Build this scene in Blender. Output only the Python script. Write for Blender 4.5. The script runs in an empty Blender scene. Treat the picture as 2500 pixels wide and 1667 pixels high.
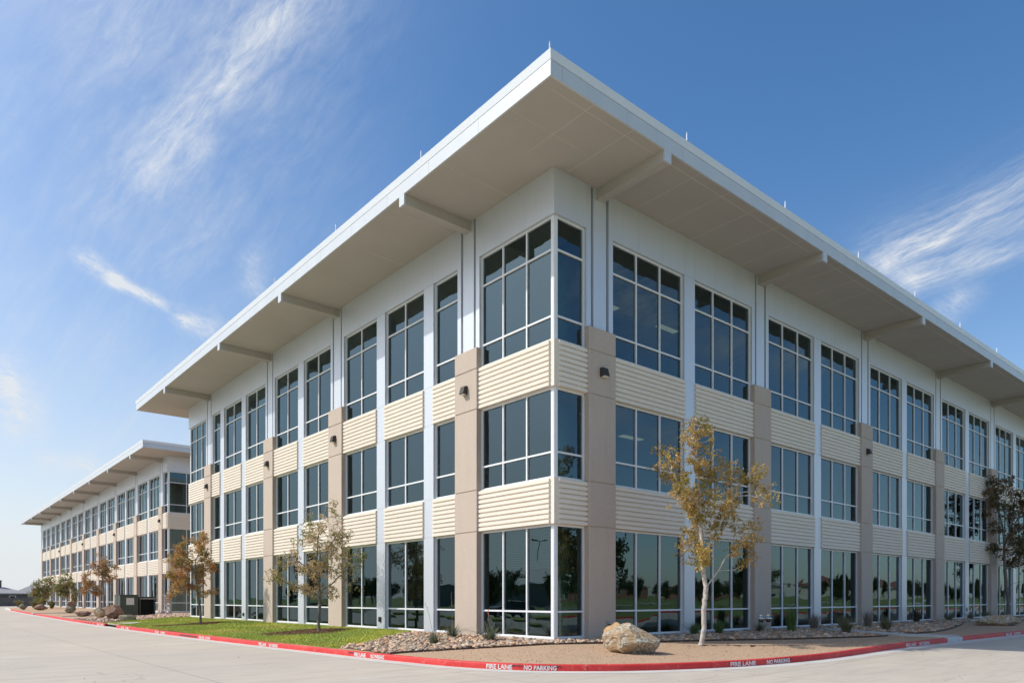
import bpy, math, random
import numpy as np
from mathutils import Vector, Matrix, noise as mnoise

R = math.radians
scn = bpy.context.scene
C = scn.collection

# ---------------------------------------------------------------- camera, sky, sun, exposure
CAM = (-14.76, -15.46, 1.62)
cd = bpy.data.cameras.new("camera")
cam = bpy.data.objects.new("camera", cd); C.objects.link(cam)
cam.location = CAM
cam.rotation_euler = (R(90), 0, R(-40.3))
cd.sensor_width = 36; cd.lens = 25.2
cd.shift_x = 0.0; cd.shift_y = 0.2506
cd.clip_start = 0.1; cd.clip_end = 6000
scn.camera = cam

SUN = Vector((-0.85, 0.64, 1.0)).normalized()      # towards the sun
sun_el = math.asin(SUN.z); sun_az = math.atan2(SUN.x, SUN.y)
sd = bpy.data.lights.new("sun", 'SUN'); sun = bpy.data.objects.new("sun", sd); C.objects.link(sun)
sun.location = (-60, 45, 80)
sun.rotation_euler = SUN.to_track_quat('Z', 'Y').to_euler()
sd.energy = 3.35; sd.angle = R(0.5); sd.color = (1.0, 0.94, 0.845)

wd = bpy.data.worlds.new("World"); scn.world = wd; wd.use_nodes = True
nt = wd.node_tree; N = nt.nodes; LK = nt.links
for n in list(N): N.remove(n)
wout = N.new('ShaderNodeOutputWorld'); wbg = N.new('ShaderNodeBackground')
sky = N.new('ShaderNodeTexSky'); sky.sky_type = 'NISHITA'; sky.sun_disc = False
sky.sun_elevation = sun_el; sky.sun_rotation = sun_az % (2*math.pi)
sky.altitude = 150; sky.air_density = 1.0; sky.dust_density = 1.0; sky.ozone_density = 2.2
wbg.inputs['Strength'].default_value = 0.125
LK.new(wbg.outputs[0], wout.inputs[0])

def pixdir(x, y):      # a direction of the sky, from the angles measured on the photograph (2352 px wide view)
    x *= 1.063; y *= 1.063
    a = R(49.7); fw = Vector((math.cos(a), math.sin(a), 0)); ri = Vector((math.sin(a), -math.cos(a), 0))
    return (fw + ri*((x-1250)/1750) + Vector((0, 0, (1460-y)/1750))).normalized()

def vm(op, a, b=None):
    n = N.new('ShaderNodeVectorMath'); n.operation = op
    for i, v in enumerate((a, b)):
        if v is None: continue
        if isinstance(v, (tuple, Vector)): n.inputs[i].default_value = tuple(v)
        else: LK.new(v, n.inputs[i])
    return n
def fm(op, a, b=None, c=None, clamp=False):
    n = N.new('ShaderNodeMath'); n.operation = op; n.use_clamp = clamp
    for i, v in enumerate((a, b, c)):
        if v is None: continue
        if isinstance(v, (int, float)): n.inputs[i].default_value = v
        else: LK.new(v, n.inputs[i])
    return n.outputs[0]
tc = N.new('ShaderNodeTexCoord'); D0 = vm('NORMALIZE', tc.outputs['Generated']).outputs[0]
wn = N.new('ShaderNodeTexNoise'); wn.inputs['Scale'].default_value = 5.0; wn.inputs['Detail'].default_value = 5
LK.new(D0, wn.inputs['Vector'])
wsub = vm('SUBTRACT', wn.outputs['Color'], (0.5, 0.5, 0.5)).outputs[0]
wsc = N.new('ShaderNodeVectorMath'); wsc.operation = 'SCALE'; LK.new(wsub, wsc.inputs[0]); wsc.inputs['Scale'].default_value = 0.04
DW = vm('ADD', D0, wsc.outputs[0]).outputs[0]

def streak(p, q, width, power, stretch=7.0, scale=3.0, seed=0.0, thr=0.35, soft=0.45, south=False):
    """wispy cloud lying between two directions of the sky"""
    a = pixdir(*p); b = pixdir(*q)
    if south: a.y = -a.y; b.y = -b.y       # clouds of the southern sky, behind the camera
    ab = b - a; L2 = ab.length_squared
    pa = vm('SUBTRACT', DW, a).outputs[0]
    dt = vm('DOT_PRODUCT', pa, tuple(ab/L2)).outputs['Value']
    t = fm('ADD', dt, 0.0, clamp=True)
    s = N.new('ShaderNodeVectorMath'); s.operation = 'SCALE'; s.inputs[0].default_value = tuple(ab); LK.new(t, s.inputs['Scale'])
    dv = vm('SUBTRACT', pa, s.outputs[0]).outputs[0]
    d = vm('LENGTH', dv).outputs['Value']
    m = fm('SUBTRACT', 1.0, fm('DIVIDE', d, width), clamp=True)
    m = fm('MULTIPLY', m, m)
    fine, fib = FRAMES['B' if scale >= 8 else ('R' if p[0] > 1900 else 'L')]
    mr = N.new('ShaderNodeMapRange'); mr.inputs['From Min'].default_value = thr; mr.inputs['From Max'].default_value = thr+soft
    LK.new(fine, mr.inputs['Value'])
    return fm('MULTIPLY', fm('MULTIPLY', fm('MULTIPLY', m, mr.outputs[0]), fib), power)
FRAMES = {}
for key, p, q, stretch, scale, seed in (('L', (735, -60), (330, 470), 3.2, 3.6, 1.0), ('B', (198, 598), (378, 712), 2.2, 11, 2.2), ('R', (2460, 400), (2000, 600), 6.0, 4.6, 6.1)):
    a_ = pixdir(*p); ab_ = pixdir(*q)-a_; e1 = ab_.normalized(); e3 = a_.normalized(); e2 = e1.cross(e3).normalized()
    cx = N.new('ShaderNodeCombineXYZ')
    LK.new(vm('DOT_PRODUCT', DW, tuple(e1*scale)).outputs['Value'], cx.inputs[0])
    LK.new(vm('DOT_PRODUCT', DW, tuple(e2*scale*stretch)).outputs['Value'], cx.inputs[1])
    cx.inputs[2].default_value = seed
    nz = N.new('ShaderNodeTexNoise'); nz.inputs['Scale'].default_value = 1.6; nz.inputs['Detail'].default_value = 7; nz.inputs['Roughness'].default_value = 0.62
    LK.new(cx.outputs[0], nz.inputs['Vector'])
    # torn, fibrous detail on top of the broad shape
    n2 = N.new('ShaderNodeTexNoise'); n2.inputs['Scale'].default_value = 7.0; n2.inputs['Detail'].default_value = 8; n2.inputs['Roughness'].default_value = .7; n2.inputs['Distortion'].default_value = .4
    LK.new(cx.outputs[0], n2.inputs['Vector'])
    m2 = N.new('ShaderNodeMapRange'); m2.inputs['From Min'].default_value = .34; m2.inputs['From Max'].default_value = .66; m2.inputs['To Min'].default_value = .35; m2.inputs['To Max'].default_value = 1.25; LK.new(n2.outputs['Fac'], m2.inputs['Value'])
    FRAMES[key] = (nz.outputs['Fac'], m2.outputs[0])
CL = [streak((780, -90), (576, 78), 0.075, .6, 3, 4, 1.0, .10, .8), streak((590, 60), (522, 186), 0.065, .62, 3, 4, 1.4, .10, .8),
      streak((522, 186), (444, 300), 0.058, .75, 3, 4, 7.0, .10, .8), streak((448, 300), (360, 390), 0.056, .66, 3, 4, 7.4, .12, .8), streak((360, 390), (270, 500), 0.06, .34, 3, 4, 7.9, .14, .8),
      streak((660, 20), (400, 420), 0.20, .30, 2.5, 3, 3.3, .25, .6),
      streak((300, 60), (240, 820), 0.40, .34, 3, 2.5, 8.1, .30, .55),
      streak((198, 598), (275, 660), 0.019, 1.0, 2.2, 12, 2.2, .30, .30), streak((275, 660), (378, 712), 0.013, 1.5, 2.2, 12, 2.9, .28, .30),
      streak((425, 745), (478, 762), 0.027, 1.15, 1.4, 14, 5.2, .30, .30),
      streak((575, 600), (580, 660), 0.03, .5, 3, 8, 21.2, .24, .35),
      streak((10, 850), (55, 960), 0.045, .75, 3, 8, 4.1, .26, .45),
      streak((120, 1060), (205, 1068), 0.022, .6, 3, 9, 9.1, .26, .35),
      streak((2460, 372), (1985, 588), 0.032, .75, 6, 4, 6.1, .24, .45),
      streak((2460, 440), (2010, 610), 0.036, .65, 6, 5, 11.7, .26, .42),
      streak((2035, 612), (2085, 640), 0.034, 1.0, 2, 8, 13.0, .22, .4),
      streak((2460, 545), (2110, 630), 0.026, .75, 7, 5, 15.0, .28, .4),
      streak((2460, 410), (2060, 600), 0.10, .38, 4, 4, 25.0, .28, .5),
      streak((1400, 640), (1500, 710), 0.10, .85, 2, 9, 0, .24, .4, True), streak((1640, 800), (1900, 820), 0.06, .7, 2, 9, 0, .24, .4, True), streak((1290, 900), (1560, 1010), 0.05, .5, 2, 9, 0, .24, .4, True),
      streak((1880, 700), (2300, 900), 0.07, .6, 2, 9, 0, .26, .4, True), streak((1750, 1100), (2300, 1080), 0.08, .5, 2, 9, 0, .26, .4, True),
      streak((2190, 690), (2215, 668), 0.032, .6, 2, 12, 17.0, .26, .4)]
tot = CL[0]
for c in CL[1:]: tot = fm('ADD', tot, c)
# thin cirrus all over, for the rest of the sky
nz = N.new('ShaderNodeTexNoise'); nz.inputs['Scale'].default_value = 2.2; nz.inputs['Detail'].default_value = 7
mp = N.new('ShaderNodeMapping'); mp.inputs['Scale'].default_value = (1.0, 2.6, 2.2); LK.new(DW, mp.inputs[0]); LK.new(mp.outputs[0], nz.inputs['Vector'])
mr = N.new('ShaderNodeMapRange'); mr.inputs['From Min'].default_value = .5; mr.inputs['From Max'].default_value = .85; mr.inputs['To Max'].default_value = .45
LK.new(nz.outputs['Fac'], mr.inputs['Value'])
# more cover on the side of the sun (west)
west = fm('MULTIPLY_ADD', vm('DOT_PRODUCT', D0, (-0.9, 0.1, 0.0)).outputs['Value'], .9, .35, clamp=True)
tot = fm('ADD', tot, fm('MULTIPLY', mr.outputs[0], west))
# thin bright veil low over the horizon on the sun's side
sx = N.new('ShaderNodeSeparateXYZ'); LK.new(D0, sx.inputs[0])
low = fm('SUBTRACT', 1.0, fm('MULTIPLY', fm('ABSOLUTE', sx.outputs[2]), 1.7), clamp=True)
veil = fm('MULTIPLY', fm('MULTIPLY', fm('POWER', low, 1.6), .68), fm('MULTIPLY_ADD', vm('DOT_PRODUCT', D0, (-0.80, 0.60, 0.0)).outputs['Value'], .95, .32, clamp=True))
tot = fm('ADD', tot, veil)
# pale haze low all round the horizon, and the bright patch of sky around the sun
tot = fm('ADD', tot, fm('MULTIPLY', fm('POWER', low, 2.3), .46))
ds = fm('MAXIMUM', vm('DOT_PRODUCT', D0, tuple(SUN)).outputs['Value'], 0.0)
tot = fm('ADD', tot, fm('MULTIPLY', fm('POWER', ds, 5.0), .5))
tot = fm('MINIMUM', tot, .93)
mx = N.new('ShaderNodeMix'); mx.data_type = 'RGBA'
LK.new(tot, mx.inputs['Factor'])
hsv = N.new('ShaderNodeHueSaturation'); hsv.inputs['Saturation'].default_value = 1.24; hsv.inputs['Value'].default_value = 1.24
LK.new(sky.outputs[0], hsv.inputs['Color']); LK.new(hsv.outputs[0], mx.inputs['A'])
mx.inputs['B'].default_value = (5.7, 5.95, 6.25, 1)
au = N.new('ShaderNodeMix'); au.data_type = 'RGBA'; au.blend_type = 'ADD'; LK.new(fm('POWER', ds, 7.0), au.inputs['Factor'])
LK.new(mx.outputs['Result'], au.inputs['A']); au.inputs['B'].default_value = (8.5, 8.6, 8.6, 1)
LK.new(au.outputs['Result'], wbg.inputs['Color'])

scn.view_settings.view_transform = 'Standard'; scn.view_settings.look = 'None'
scn.view_settings.gamma = 1.0; scn.view_settings.exposure = 0.12
scn.cycles.max_bounces = 7; scn.cycles.diffuse_bounces = 3; scn.cycles.glossy_bounces = 3
scn.cycles.transparent_max_bounces = 12; scn.cycles.caustics_reflective = False; scn.cycles.caustics_refractive = False

# ---------------------------------------------------------------- materials
MATS = {}
class MT:
    def __init__(s, name):
        s.m = bpy.data.materials.new(name); s.m.use_nodes = True; s.t = s.m.node_tree
        s.N = s.t.nodes; s.L = s.t.links; s.b = s.N['Principled BSDF']; s.out = s.N['Material Output']
        s.b.inputs['Specular IOR Level'].default_value = .3
        s.tc = s.N.new('ShaderNodeTexCoord'); MATS[name] = s.m
    def noise(s, scale, detail=4, rough=.55, vec=None, mapping=None):
        n = s.N.new('ShaderNodeTexNoise'); n.inputs['Scale'].default_value = scale; n.inputs['Detail'].default_value = detail; n.inputs['Roughness'].default_value = rough
        v = vec or s.tc.outputs['Object']
        if mapping:
            m = s.N.new('ShaderNodeMapping'); m.inputs['Scale'].default_value = mapping; s.L.new(v, m.inputs[0]); v = m.outputs[0]
        s.L.new(v, n.inputs['Vector']); return n.outputs['Fac']
    def ramp(s, fac, stops):
        r = s.N.new('ShaderNodeValToRGB'); el = r.color_ramp.elements
        while len(el) < len(stops): el.new(.5)
        for e, (p, c) in zip(el, stops): e.position = p; e.color = (*c, 1) if len(c) == 3 else c
        s.L.new(fac, r.inputs[0]); return r.outputs[0]
    def mix(s, fac, a, b, mode='MIX'):
        m = s.N.new('ShaderNodeMix'); m.data_type = 'RGBA'; m.blend_type = mode
        for key, v in (('Factor', fac), ('A', a), ('B', b)):
            if isinstance(v, (int, float)): m.inputs[key].default_value = v
            elif isinstance(v, tuple): m.inputs[key].default_value = (*v, 1)
            else: s.L.new(v, m.inputs[key])
        return m.outputs['Result']
    def math(s, op, a, b=None, clamp=False):
        n = s.N.new('ShaderNodeMath'); n.operation = op; n.use_clamp = clamp
        for i, v in enumerate((a, b)):
            if v is None: continue
            if isinstance(v, (int, float)): n.inputs[i].default_value = v
            else: s.L.new(v, n.inputs[i])
        return n.outputs[0]
    def color(s, c):
        if isinstance(c, tuple): s.b.inputs['Base Color'].default_value = (*c, 1)
        else: s.L.new(c, s.b.inputs['Base Color'])
    def rough(s, v): s.b.inputs['Roughness'].default_value = v
    def bump(s, h, strength, dist=.01):
        b = s.N.new('ShaderNodeBump'); b.inputs['Strength'].default_value = strength; b.inputs['Distance'].default_value = dist
        s.L.new(h, b.inputs['Height']); s.L.new(b.outputs[0], s.b.inputs['Normal'])
    def attr(s, name='Col'):
        a = s.N.new('ShaderNodeAttribute'); a.attribute_name = name; return a.outputs['Color']

def simple(name, c, rough=.6, var=.06, scale=6, metal=0, bump=0):
    m = MT(name); n = m.noise(scale)
    m.color(m.ramp(n, [(.3, tuple(x*(1-var) for x in c)), (.7, tuple(min(1, x*(1+var)) for x in c))]))
    m.rough(rough); m.b.inputs['Metallic'].default_value = metal
    if bump: m.bump(m.noise(scale*8), bump)
    return m.m

# painted metal wall panels: very slight oil-canning and rain streaks
m = MT('white_panel'); st = m.noise(2.0, 4, .6, mapping=(3, 3, .25))
m.color(m.ramp(st, [(.2, (.62, .655, .70)), (.8, (.65, .685, .73))])); m.rough(.42); m.b.inputs['Metallic'].default_value = .4
m.bump(m.noise(.9, 2), .10, .02)
m = MT('soffit_paint'); m.color(m.ramp(m.noise(.5, 3), [(.3, (.46, .43, .395)), (.7, (.49, .46, .425))])); m.rough(.6)
m = MT('fascia_paint'); m.color(m.ramp(m.noise(1.2, 3, mapping=(1, 1, .4)), [(.3, (.56, .595, .635)), (.7, (.60, .635, .675))])); m.rough(.38)
m.bump(m.noise(1.1, 2), .08, .02)
m = MT('coping_paint'); m.color(m.ramp(m.noise(1.2, 3), [(.3, (.70, .735, .775)), (.7, (.73, .765, .80))])); m.rough(.35)
m = MT('precast')
sp = m.noise(70, 3, .7); big = m.noise(.8, 5, .6); st = m.noise(1.6, 4, .6, mapping=(2.5, 2.5, .35))
c = m.ramp(big, [(.25, (.54, .435, .345)), (.75, (.60, .49, .395))])
c = m.mix(.45, c, m.ramp(sp, [(.36, (.30, .25, .215)), (.5, (.50, .43, .375)), (.68, (.66, .59, .52))]))
c = m.mix(m.ramp(st, [(.45, (0, 0, 0)), (.8, (.22, .22, .22))]), c, (.36, .32, .29))
oi = m.N.new('ShaderNodeObjectInfo'); c = m.mix(m.math('MULTIPLY', oi.outputs['Random'], .18), c, (.45, .38, .32))
m.color(c); m.rough(.85); m.bump(sp, .35, .006)
m = MT('spandrel_paint'); st = m.noise(2.2, 5, .6, mapping=(.6, .6, 3))
c = m.ramp(st, [(.28, (.79, .72, .625)), (.72, (.85, .785, .69))])
c = m.mix(.16, c, m.ramp(m.noise(55, 2), [(.4, (.5, .43, .33)), (.65, (.86, .78, .66))]))
oi = m.N.new('ShaderNodeObjectInfo'); c = m.mix(m.math('MULTIPLY', oi.outputs['Random'], .14), c, (.62, .52, .40))
m.color(c); m.rough(.75); m.bump(m.noise(60, 3), .25, .004)
m = MT('plinth_concrete'); m.color(m.ramp(m.noise(3, 6, .65), [(.3, (.50, .475, .44)), (.7, (.66, .63, .59))])); m.rough(.85); m.bump(m.noise(40), .3, .004)
simple('soffit_seam', (.74, .70, .65), .6)
simple('frame_metal', (.78, .80, .82), .38, .03, 4)
simple('groove_dark', (.11, .105, .10), .8)
simple('joint_seal', (.20, .175, .155), .8)
simple('lamp_bronze', (.045, .040, .036), .45)
simple('lens', (.75, .72, .62), .3)
simple('chrome', (.75, .74, .70), .16, .03, 3, 1)
simple('roof_membrane', (.62, .62, .60), .8)
simple('steel_rod', (.75, .76, .78), .35, .02, 3)
simple('interior_wall', (.50, .51, .47), .8)
simple('interior_ceiling', (.42, .42, .40), .8)
simple('interior_carpet', (.10, .095, .09), .95, .2, 3)
simple('interior_column', (.62, .72, .58), .6)
simple('blind', (.75, .84, .74), .6, .1, 30)
m = MT('troffer'); m.color((.9, .85, .7)); m.b.inputs['Emission Color'].default_value = (1, .86, .62, 1); m.b.inputs['Emission Strength'].default_value = .45

def glass(name, refl, tintc, base, wav=.012):
    m = MT(name); N_, L_ = m.N, m.L; N_.remove(m.b)
    g = N_.new('ShaderNodeBsdfAnisotropic'); g.inputs['Color'].default_value = (*refl, 1); g.inputs['Roughness'].default_value = .0
    g.inputs['Roughness'].default_value = .012
    t = N_.new('ShaderNodeBsdfTransparent'); t.inputs['Color'].default_value = (*tintc, 1)
    fr = N_.new('ShaderNodeFresnel'); fr.inputs['IOR'].default_value = 1.45
    # heat-treated glass is never quite flat: broad waves
    geo = N_.new('ShaderNodeNewGeometry')
    wv = m.noise(.85, 1, .5, vec=geo.outputs['Position'])
    bp = N_.new('ShaderNodeBump'); bp.inputs['Strength'].default_value = 1.0; bp.inputs['Distance'].default_value = wav
    L_.new(wv, bp.inputs['Height']); L_.new(bp.outputs[0], g.inputs['Normal'])
    fac = m.math('MULTIPLY_ADD', fr.outputs[0], 1-base); 
    fac.node.inputs[2].default_value = base
    mixs = N_.new('ShaderNodeMixShader'); L_.new(fac, mixs.inputs[0]); L_.new(t.outputs[0], mixs.inputs[1]); L_.new(g.outputs[0], mixs.inputs[2])
    L_.new(mixs.outputs[0], m.out.inputs['Surface'])
    return m.m
glass('tinted_glass', (.52, .71, .78), (.23, .32, .29), .105, .0036)

# street concrete: cast panels, stains, tyre-swept streaks, fine grain
m = MT('street_concrete')
big = m.noise(.12, 5, .6); mid = m.noise(1.1, 6, .65, mapping=(.45, 1, 1)); fine = m.noise(45, 4, .7)
c = m.ramp(mid, [(.25, (.47, .40, .31)), (.5, (.56, .485, .38)), (.78, (.65, .565, .45))])
c = m.mix(m.ramp(big, [(.35, (0, 0, 0)), (.65, (.75, .75, .75))]), c, (.455, .405, .345))
c = m.mix(.22, c, m.ramp(fine, [(.3, (.27, .25, .23)), (.7, (.66, .63, .58))]))
st = m.noise(2.4, 5, .6, mapping=(.22, 1.6, 1)); c = m.mix(m.ramp(st, [(.50, (0, 0, 0)), (.72, (.45, .45, .45))]), c, (.33, .30, .265))
st = m.noise(.7, 5, .6, mapping=(.5, 1.4, 1)); c = m.mix(m.ramp(st, [(.58, (0, 0, 0)), (.75, (.4, .4, .4))]), c, (.60, .575, .535))
sp = m.N.new('ShaderNodeSeparateXYZ'); m.L.new(m.tc.outputs['Object'], sp.inputs[0])
wob = m.noise(3, 3)
def jl(axis, period, off, w):
    v = m.math('ADD', sp.outputs[axis], off); v = m.math('ADD', v, m.math('MULTIPLY', wob, .03))
    v = m.math('MODULO', m.math('ADD', v, 600.0), period); v = m.math('SUBTRACT', v, period/2); v = m.math('ABSOLUTE', v)
    return m.math('LESS_THAN', v, w)
J = m.math('MAXIMUM', jl(0, 4.6, 1.2, .014), jl(1, 4.6, 2.9, .014))
vo = m.N.new('ShaderNodeTexVoronoi'); vo.feature = 'DISTANCE_TO_EDGE'; vo.inputs['Scale'].default_value = .13
va = m.N.new('ShaderNodeVectorMath'); va.operation = 'ADD'; m.L.new(m.tc.outputs['Object'], va.inputs[0])
vn = m.N.new('ShaderNodeTexNoise'); vn.inputs['Scale'].default_value = .9; vn.inputs['Detail'].default_value = 8; vn.inputs['Roughness'].default_value = .65; m.L.new(m.tc.outputs['Object'], vn.inputs['Vector']); m.L.new(vn.outputs['Color'], va.inputs[1])
m.L.new(va.outputs[0], vo.inputs['Vector'])
crk = m.math('MULTIPLY', m.math('LESS_THAN', vo.outputs['Distance'], .0011), m.math('GREATER_THAN', m.noise(.21, 2), .53))
J = m.math('MAXIMUM', J, crk)
oil = m.ramp(m.noise(1.9, 4, .6), [(.70, (0, 0, 0)), (.78, (.35, .35, .35))]); c = m.mix(oil, c, (.26, .245, .225))
c = m.mix(m.math('MULTIPLY', J, .6), c, (.17, .155, .14))
m.color(c); m.rough(.88); m.bump(fine, .2, .003)
m = MT('gutter_concrete'); c = m.ramp(m.noise(1.5, 6, .65), [(.3, (.50, .475, .435)), (.7, (.66, .635, .59))]); c = m.mix(.2, c, m.ramp(m.noise(50, 4), [(.3, (.3, .28, .26)), (.7, (.72, .7, .66))])); m.color(c); m.rough(.85)
m = MT('path_concrete'); c = m.ramp(m.noise(1.1, 6, .65), [(.3, (.46, .45, .43)), (.7, (.60, .59, .565))]); c = m.mix(.2, c, m.ramp(m.noise(60, 4), [(.3, (.3, .29, .27)), (.7, (.7, .69, .66))])); m.color(c); m.rough(.85)
# red kerb paint: worn to concrete on edges, with black scuffs
m = MT('kerb_paint')
w1 = m.noise(7, 6, .7); w2 = m.noise(1.2, 4, .6)
c = m.ramp(w2, [(.3, (.56, .030, .030)), (.7, (.68, .058, .052))])
c = m.mix(m.ramp(w1, [(.57, (0, 0, 0)), (.74, (.6, .6, .6))]), c, (.66, .34, .29))
c = m.mix(m.ramp(m.noise(19, 5, .75), [(.66, (0, 0, 0)), (.70, (.8, .8, .8))]), c, (.60, .55, .50))
sc = m.noise(2.3, 5, .7, mapping=(1, 1, 4)); c = m.mix(m.ramp(sc, [(.60, (0, 0, 0)), (.78, (.55, .55, .55))]), c, (.10, .045, .045))
m.color(c); m.rough(.55); m.bump(m.noise(30, 4), .3, .004)
m = MT('kerb_concrete'); m.color(m.ramp(m.noise(3, 6, .65), [(.3, (.55, .53, .50)), (.7, (.68, .66, .62))])); m.rough(.85)
m = MT('stencil_white'); w = m.noise(26, 5, .7); m.color(m.ramp(w, [(.36, (.55, .22, .20)), (.46, (.78, .76, .75))])); m.rough(.6)
m = MT('scuff_black'); w = m.noise(16, 5, .7); m.color(m.ramp(w, [(.42, (.055, .035, .04)), (.62, (.40, .06, .06))])); m.rough(.6)
# crushed granite
m = MT('granite_soil')
g1 = m.noise(70, 3, .75); g2 = m.noise(1.3, 6, .6); g3 = m.noise(11, 4, .6)
c = m.ramp(g2, [(.25, (.41, .27, .17)), (.75, (.52, .355, .23))])
c = m.mix(.5, c, m.ramp(g1, [(.28, (.19, .11, .065)), (.5, (.47, .325, .21)), (.72, (.73, .56, .41))]))
c = m.mix(m.ramp(g3, [(.56, (0, 0, 0)), (.72, (.35, .35, .35))]), c, (.30, .20, .135))
m.color(c); m.rough(.95); m.bump(m.mix(.5, g1, g3), .6, .012)
m = MT('bed_soil'); m.color(m.ramp(m.noise(20, 5), [(.3, (.12, .085, .06)), (.7, (.26, .19, .14))])); m.rough(.95)
m = MT('stone_mix'); c = m.mix(.22, m.attr(), m.ramp(m.noise(28, 4, .7), [(.3, (.20, .15, .11)), (.7, (.68, .58, .48))])); m.color(c); m.rough(.85); m.bump(m.noise(60, 3), .4, .004)
m = MT('grass_blade'); m.color(m.attr()); m.rough(.6); m.b.inputs['Subsurface Weight'].default_value = 0
m = MT('turf'); g = m.noise(1.1, 6, .65); g2 = m.noise(35, 4, .7)
c = m.ramp(g, [(.25, (.27, .32, .045)), (.5, (.34, .40, .06)), (.8, (.45, .43, .10))]); c = m.mix(.4, c, m.ramp(g2, [(.3, (.10, .15, .02)), (.7, (.38, .44, .10))]))
m.color(c); m.rough(.9); m.bump(g2, .8, .02)
m = MT('far_turf'); g = m.noise(.06, 6, .6); c = m.ramp(g, [(.25, (.14, .20, .045)), (.75, (.25, .28, .085))]); c = m.mix(.3, c, m.ramp(m.noise(2, 6), [(.3, (.08, .12, .025)), (.7, (.30, .33, .12))])); m.color(c); m.rough(.95)
m = MT('mulch'); m.color(m.mix(.6, m.attr(), m.ramp(m.noise(40, 4), [(.3, (.07, .04, .025)), (.7, (.30, .17, .11))]))); m.rough(.95)
simple('edging_steel', (.10, .065, .045), .8, .3, 6)
m = MT('bark_pale'); n = m.noise(14, 6, .7, mapping=(1, 1, .5)); n2 = m.noise(5, 4)
c = m.ramp(n, [(.3, (.22, .19, .16)), (.48, (.50, .46, .41)), (.7, (.68, .64, .58))]); m.color(c); m.rough(.85); m.bump(n, .6, .01)
m = MT('bark_dark'); n = m.noise(22, 6, .7, mapping=(1, 1, .4)); m.color(m.ramp(n, [(.3, (.06, .048, .04)), (.5, (.17, .145, .125)), (.72, (.36, .33, .30))])); m.rough(.9); m.bump(n, .6, .01)
def leafmat(name, trans=.45):
    m = MT(name); c = m.attr(); m.b.inputs['Roughness'].default_value = .5; m.color(c)
    tr = m.N.new('ShaderNodeBsdfTranslucent'); m.L.new(c, tr.inputs['Color'])
    ms = m.N.new('ShaderNodeMixShader'); ms.inputs[0].default_value = trans
    m.L.new(m.b.outputs[0], ms.inputs[1]); m.L.new(tr.outputs[0], ms.inputs[2]); m.L.new(ms.outputs[0], m.out.inputs['Surface'])
leafmat('leaf')
leafmat('blade', .25)
m = MT('boulder_grey'); n = m.noise(1.6, 6, .7); n2 = m.noise(9, 6, .75); n3 = m.noise(13, 6, .75)
c = m.ramp(n, [(.3, (.30, .18, .09)), (.5, (.43, .31, .19)), (.72, (.33, .26, .17))])
c = m.mix(m.ramp(m.noise(2.6, 7, .8), [(.47, (0, 0, 0)), (.55, (.85, .85, .85))]), c, m.ramp(n3, [(.36, (.09, .085, .065)), (.48, (.30, .28, .22)), (.56, (.62, .60, .52))]))
c = m.mix(m.ramp(n2, [(.60, (0, 0, 0)), (.68, (.7, .7, .7))]), c, (.22, .19, .08))
m.color(c); m.rough(.95); m.bump(m.mix(.5, n2, n3), .7, .02)
m = MT('boulder_tan'); n = m.noise(3, 6, .7); m.color(m.ramp(n, [(.3, (.30, .17, .08)), (.55, (.52, .33, .17)), (.75, (.62, .46, .30))])); m.rough(.95); m.bump(m.noise(14, 6, .7), .9, .02)
m = MT('boulder_red'); n = m.noise(3, 6, .7); m.color(m.ramp(n, [(.3, (.12, .075, .055)), (.5, (.28, .17, .12)), (.72, (.45, .34, .27))])); m.rough(.95); m.bump(m.noise(10, 6, .7), .9, .04)
m = MT('boulder_green'); n = m.noise(4, 6, .7); m.color(m.ramp(n, [(.3, (.09, .085, .06)), (.55, (.25, .235, .17)), (.75, (.45, .42, .34))])); m.rough(.95); m.bump(m.noise(12, 6, .7), .9, .03)
simple('cabinet_green', (.06, .08, .068), .45, .08, 2)
simple('cabinet_dark', (.018, .020, .019), .7)
simple('meter_grey', (.34, .35, .34), .5)
simple('notice_paper', (.62, .63, .60), .6, .15, 20)
simple('tag_red', (.55, .05, .05), .6)
simple('tag_teal', (.05, .38, .42), .6)
simple('shingle', (.34, .33, .32), .9, .15, 3)
simple('dark_siding', (.12, .112, .11), .8, .2, 2)
simple('brick_wall', (.33, .17, .12), .85, .15, 2)
simple('stucco', (.62, .58, .50), .85, .06, 1)
simple('red_roof', (.24, .11, .085), .8, .15, 1)
simple('pole_dark', (.10, .10, .10), .5)
simple('yard_grey', (.32, .33, .33), .7)
simple('car_dark', (.03, .035, .045), .25, .02)
simple('car_silver', (.5, .52, .54), .3, .02, 3, .6)
simple('car_red', (.35, .03, .03), .3, .02)
simple('tyre', (.02, .02, .02), .9)
simple('car_glass', (.02, .025, .03), .08)
simple('bloom_red', (.55, .12, .13), .7)
simple('stalk', (.33, .25, .17), .8)
M = MATS

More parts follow.
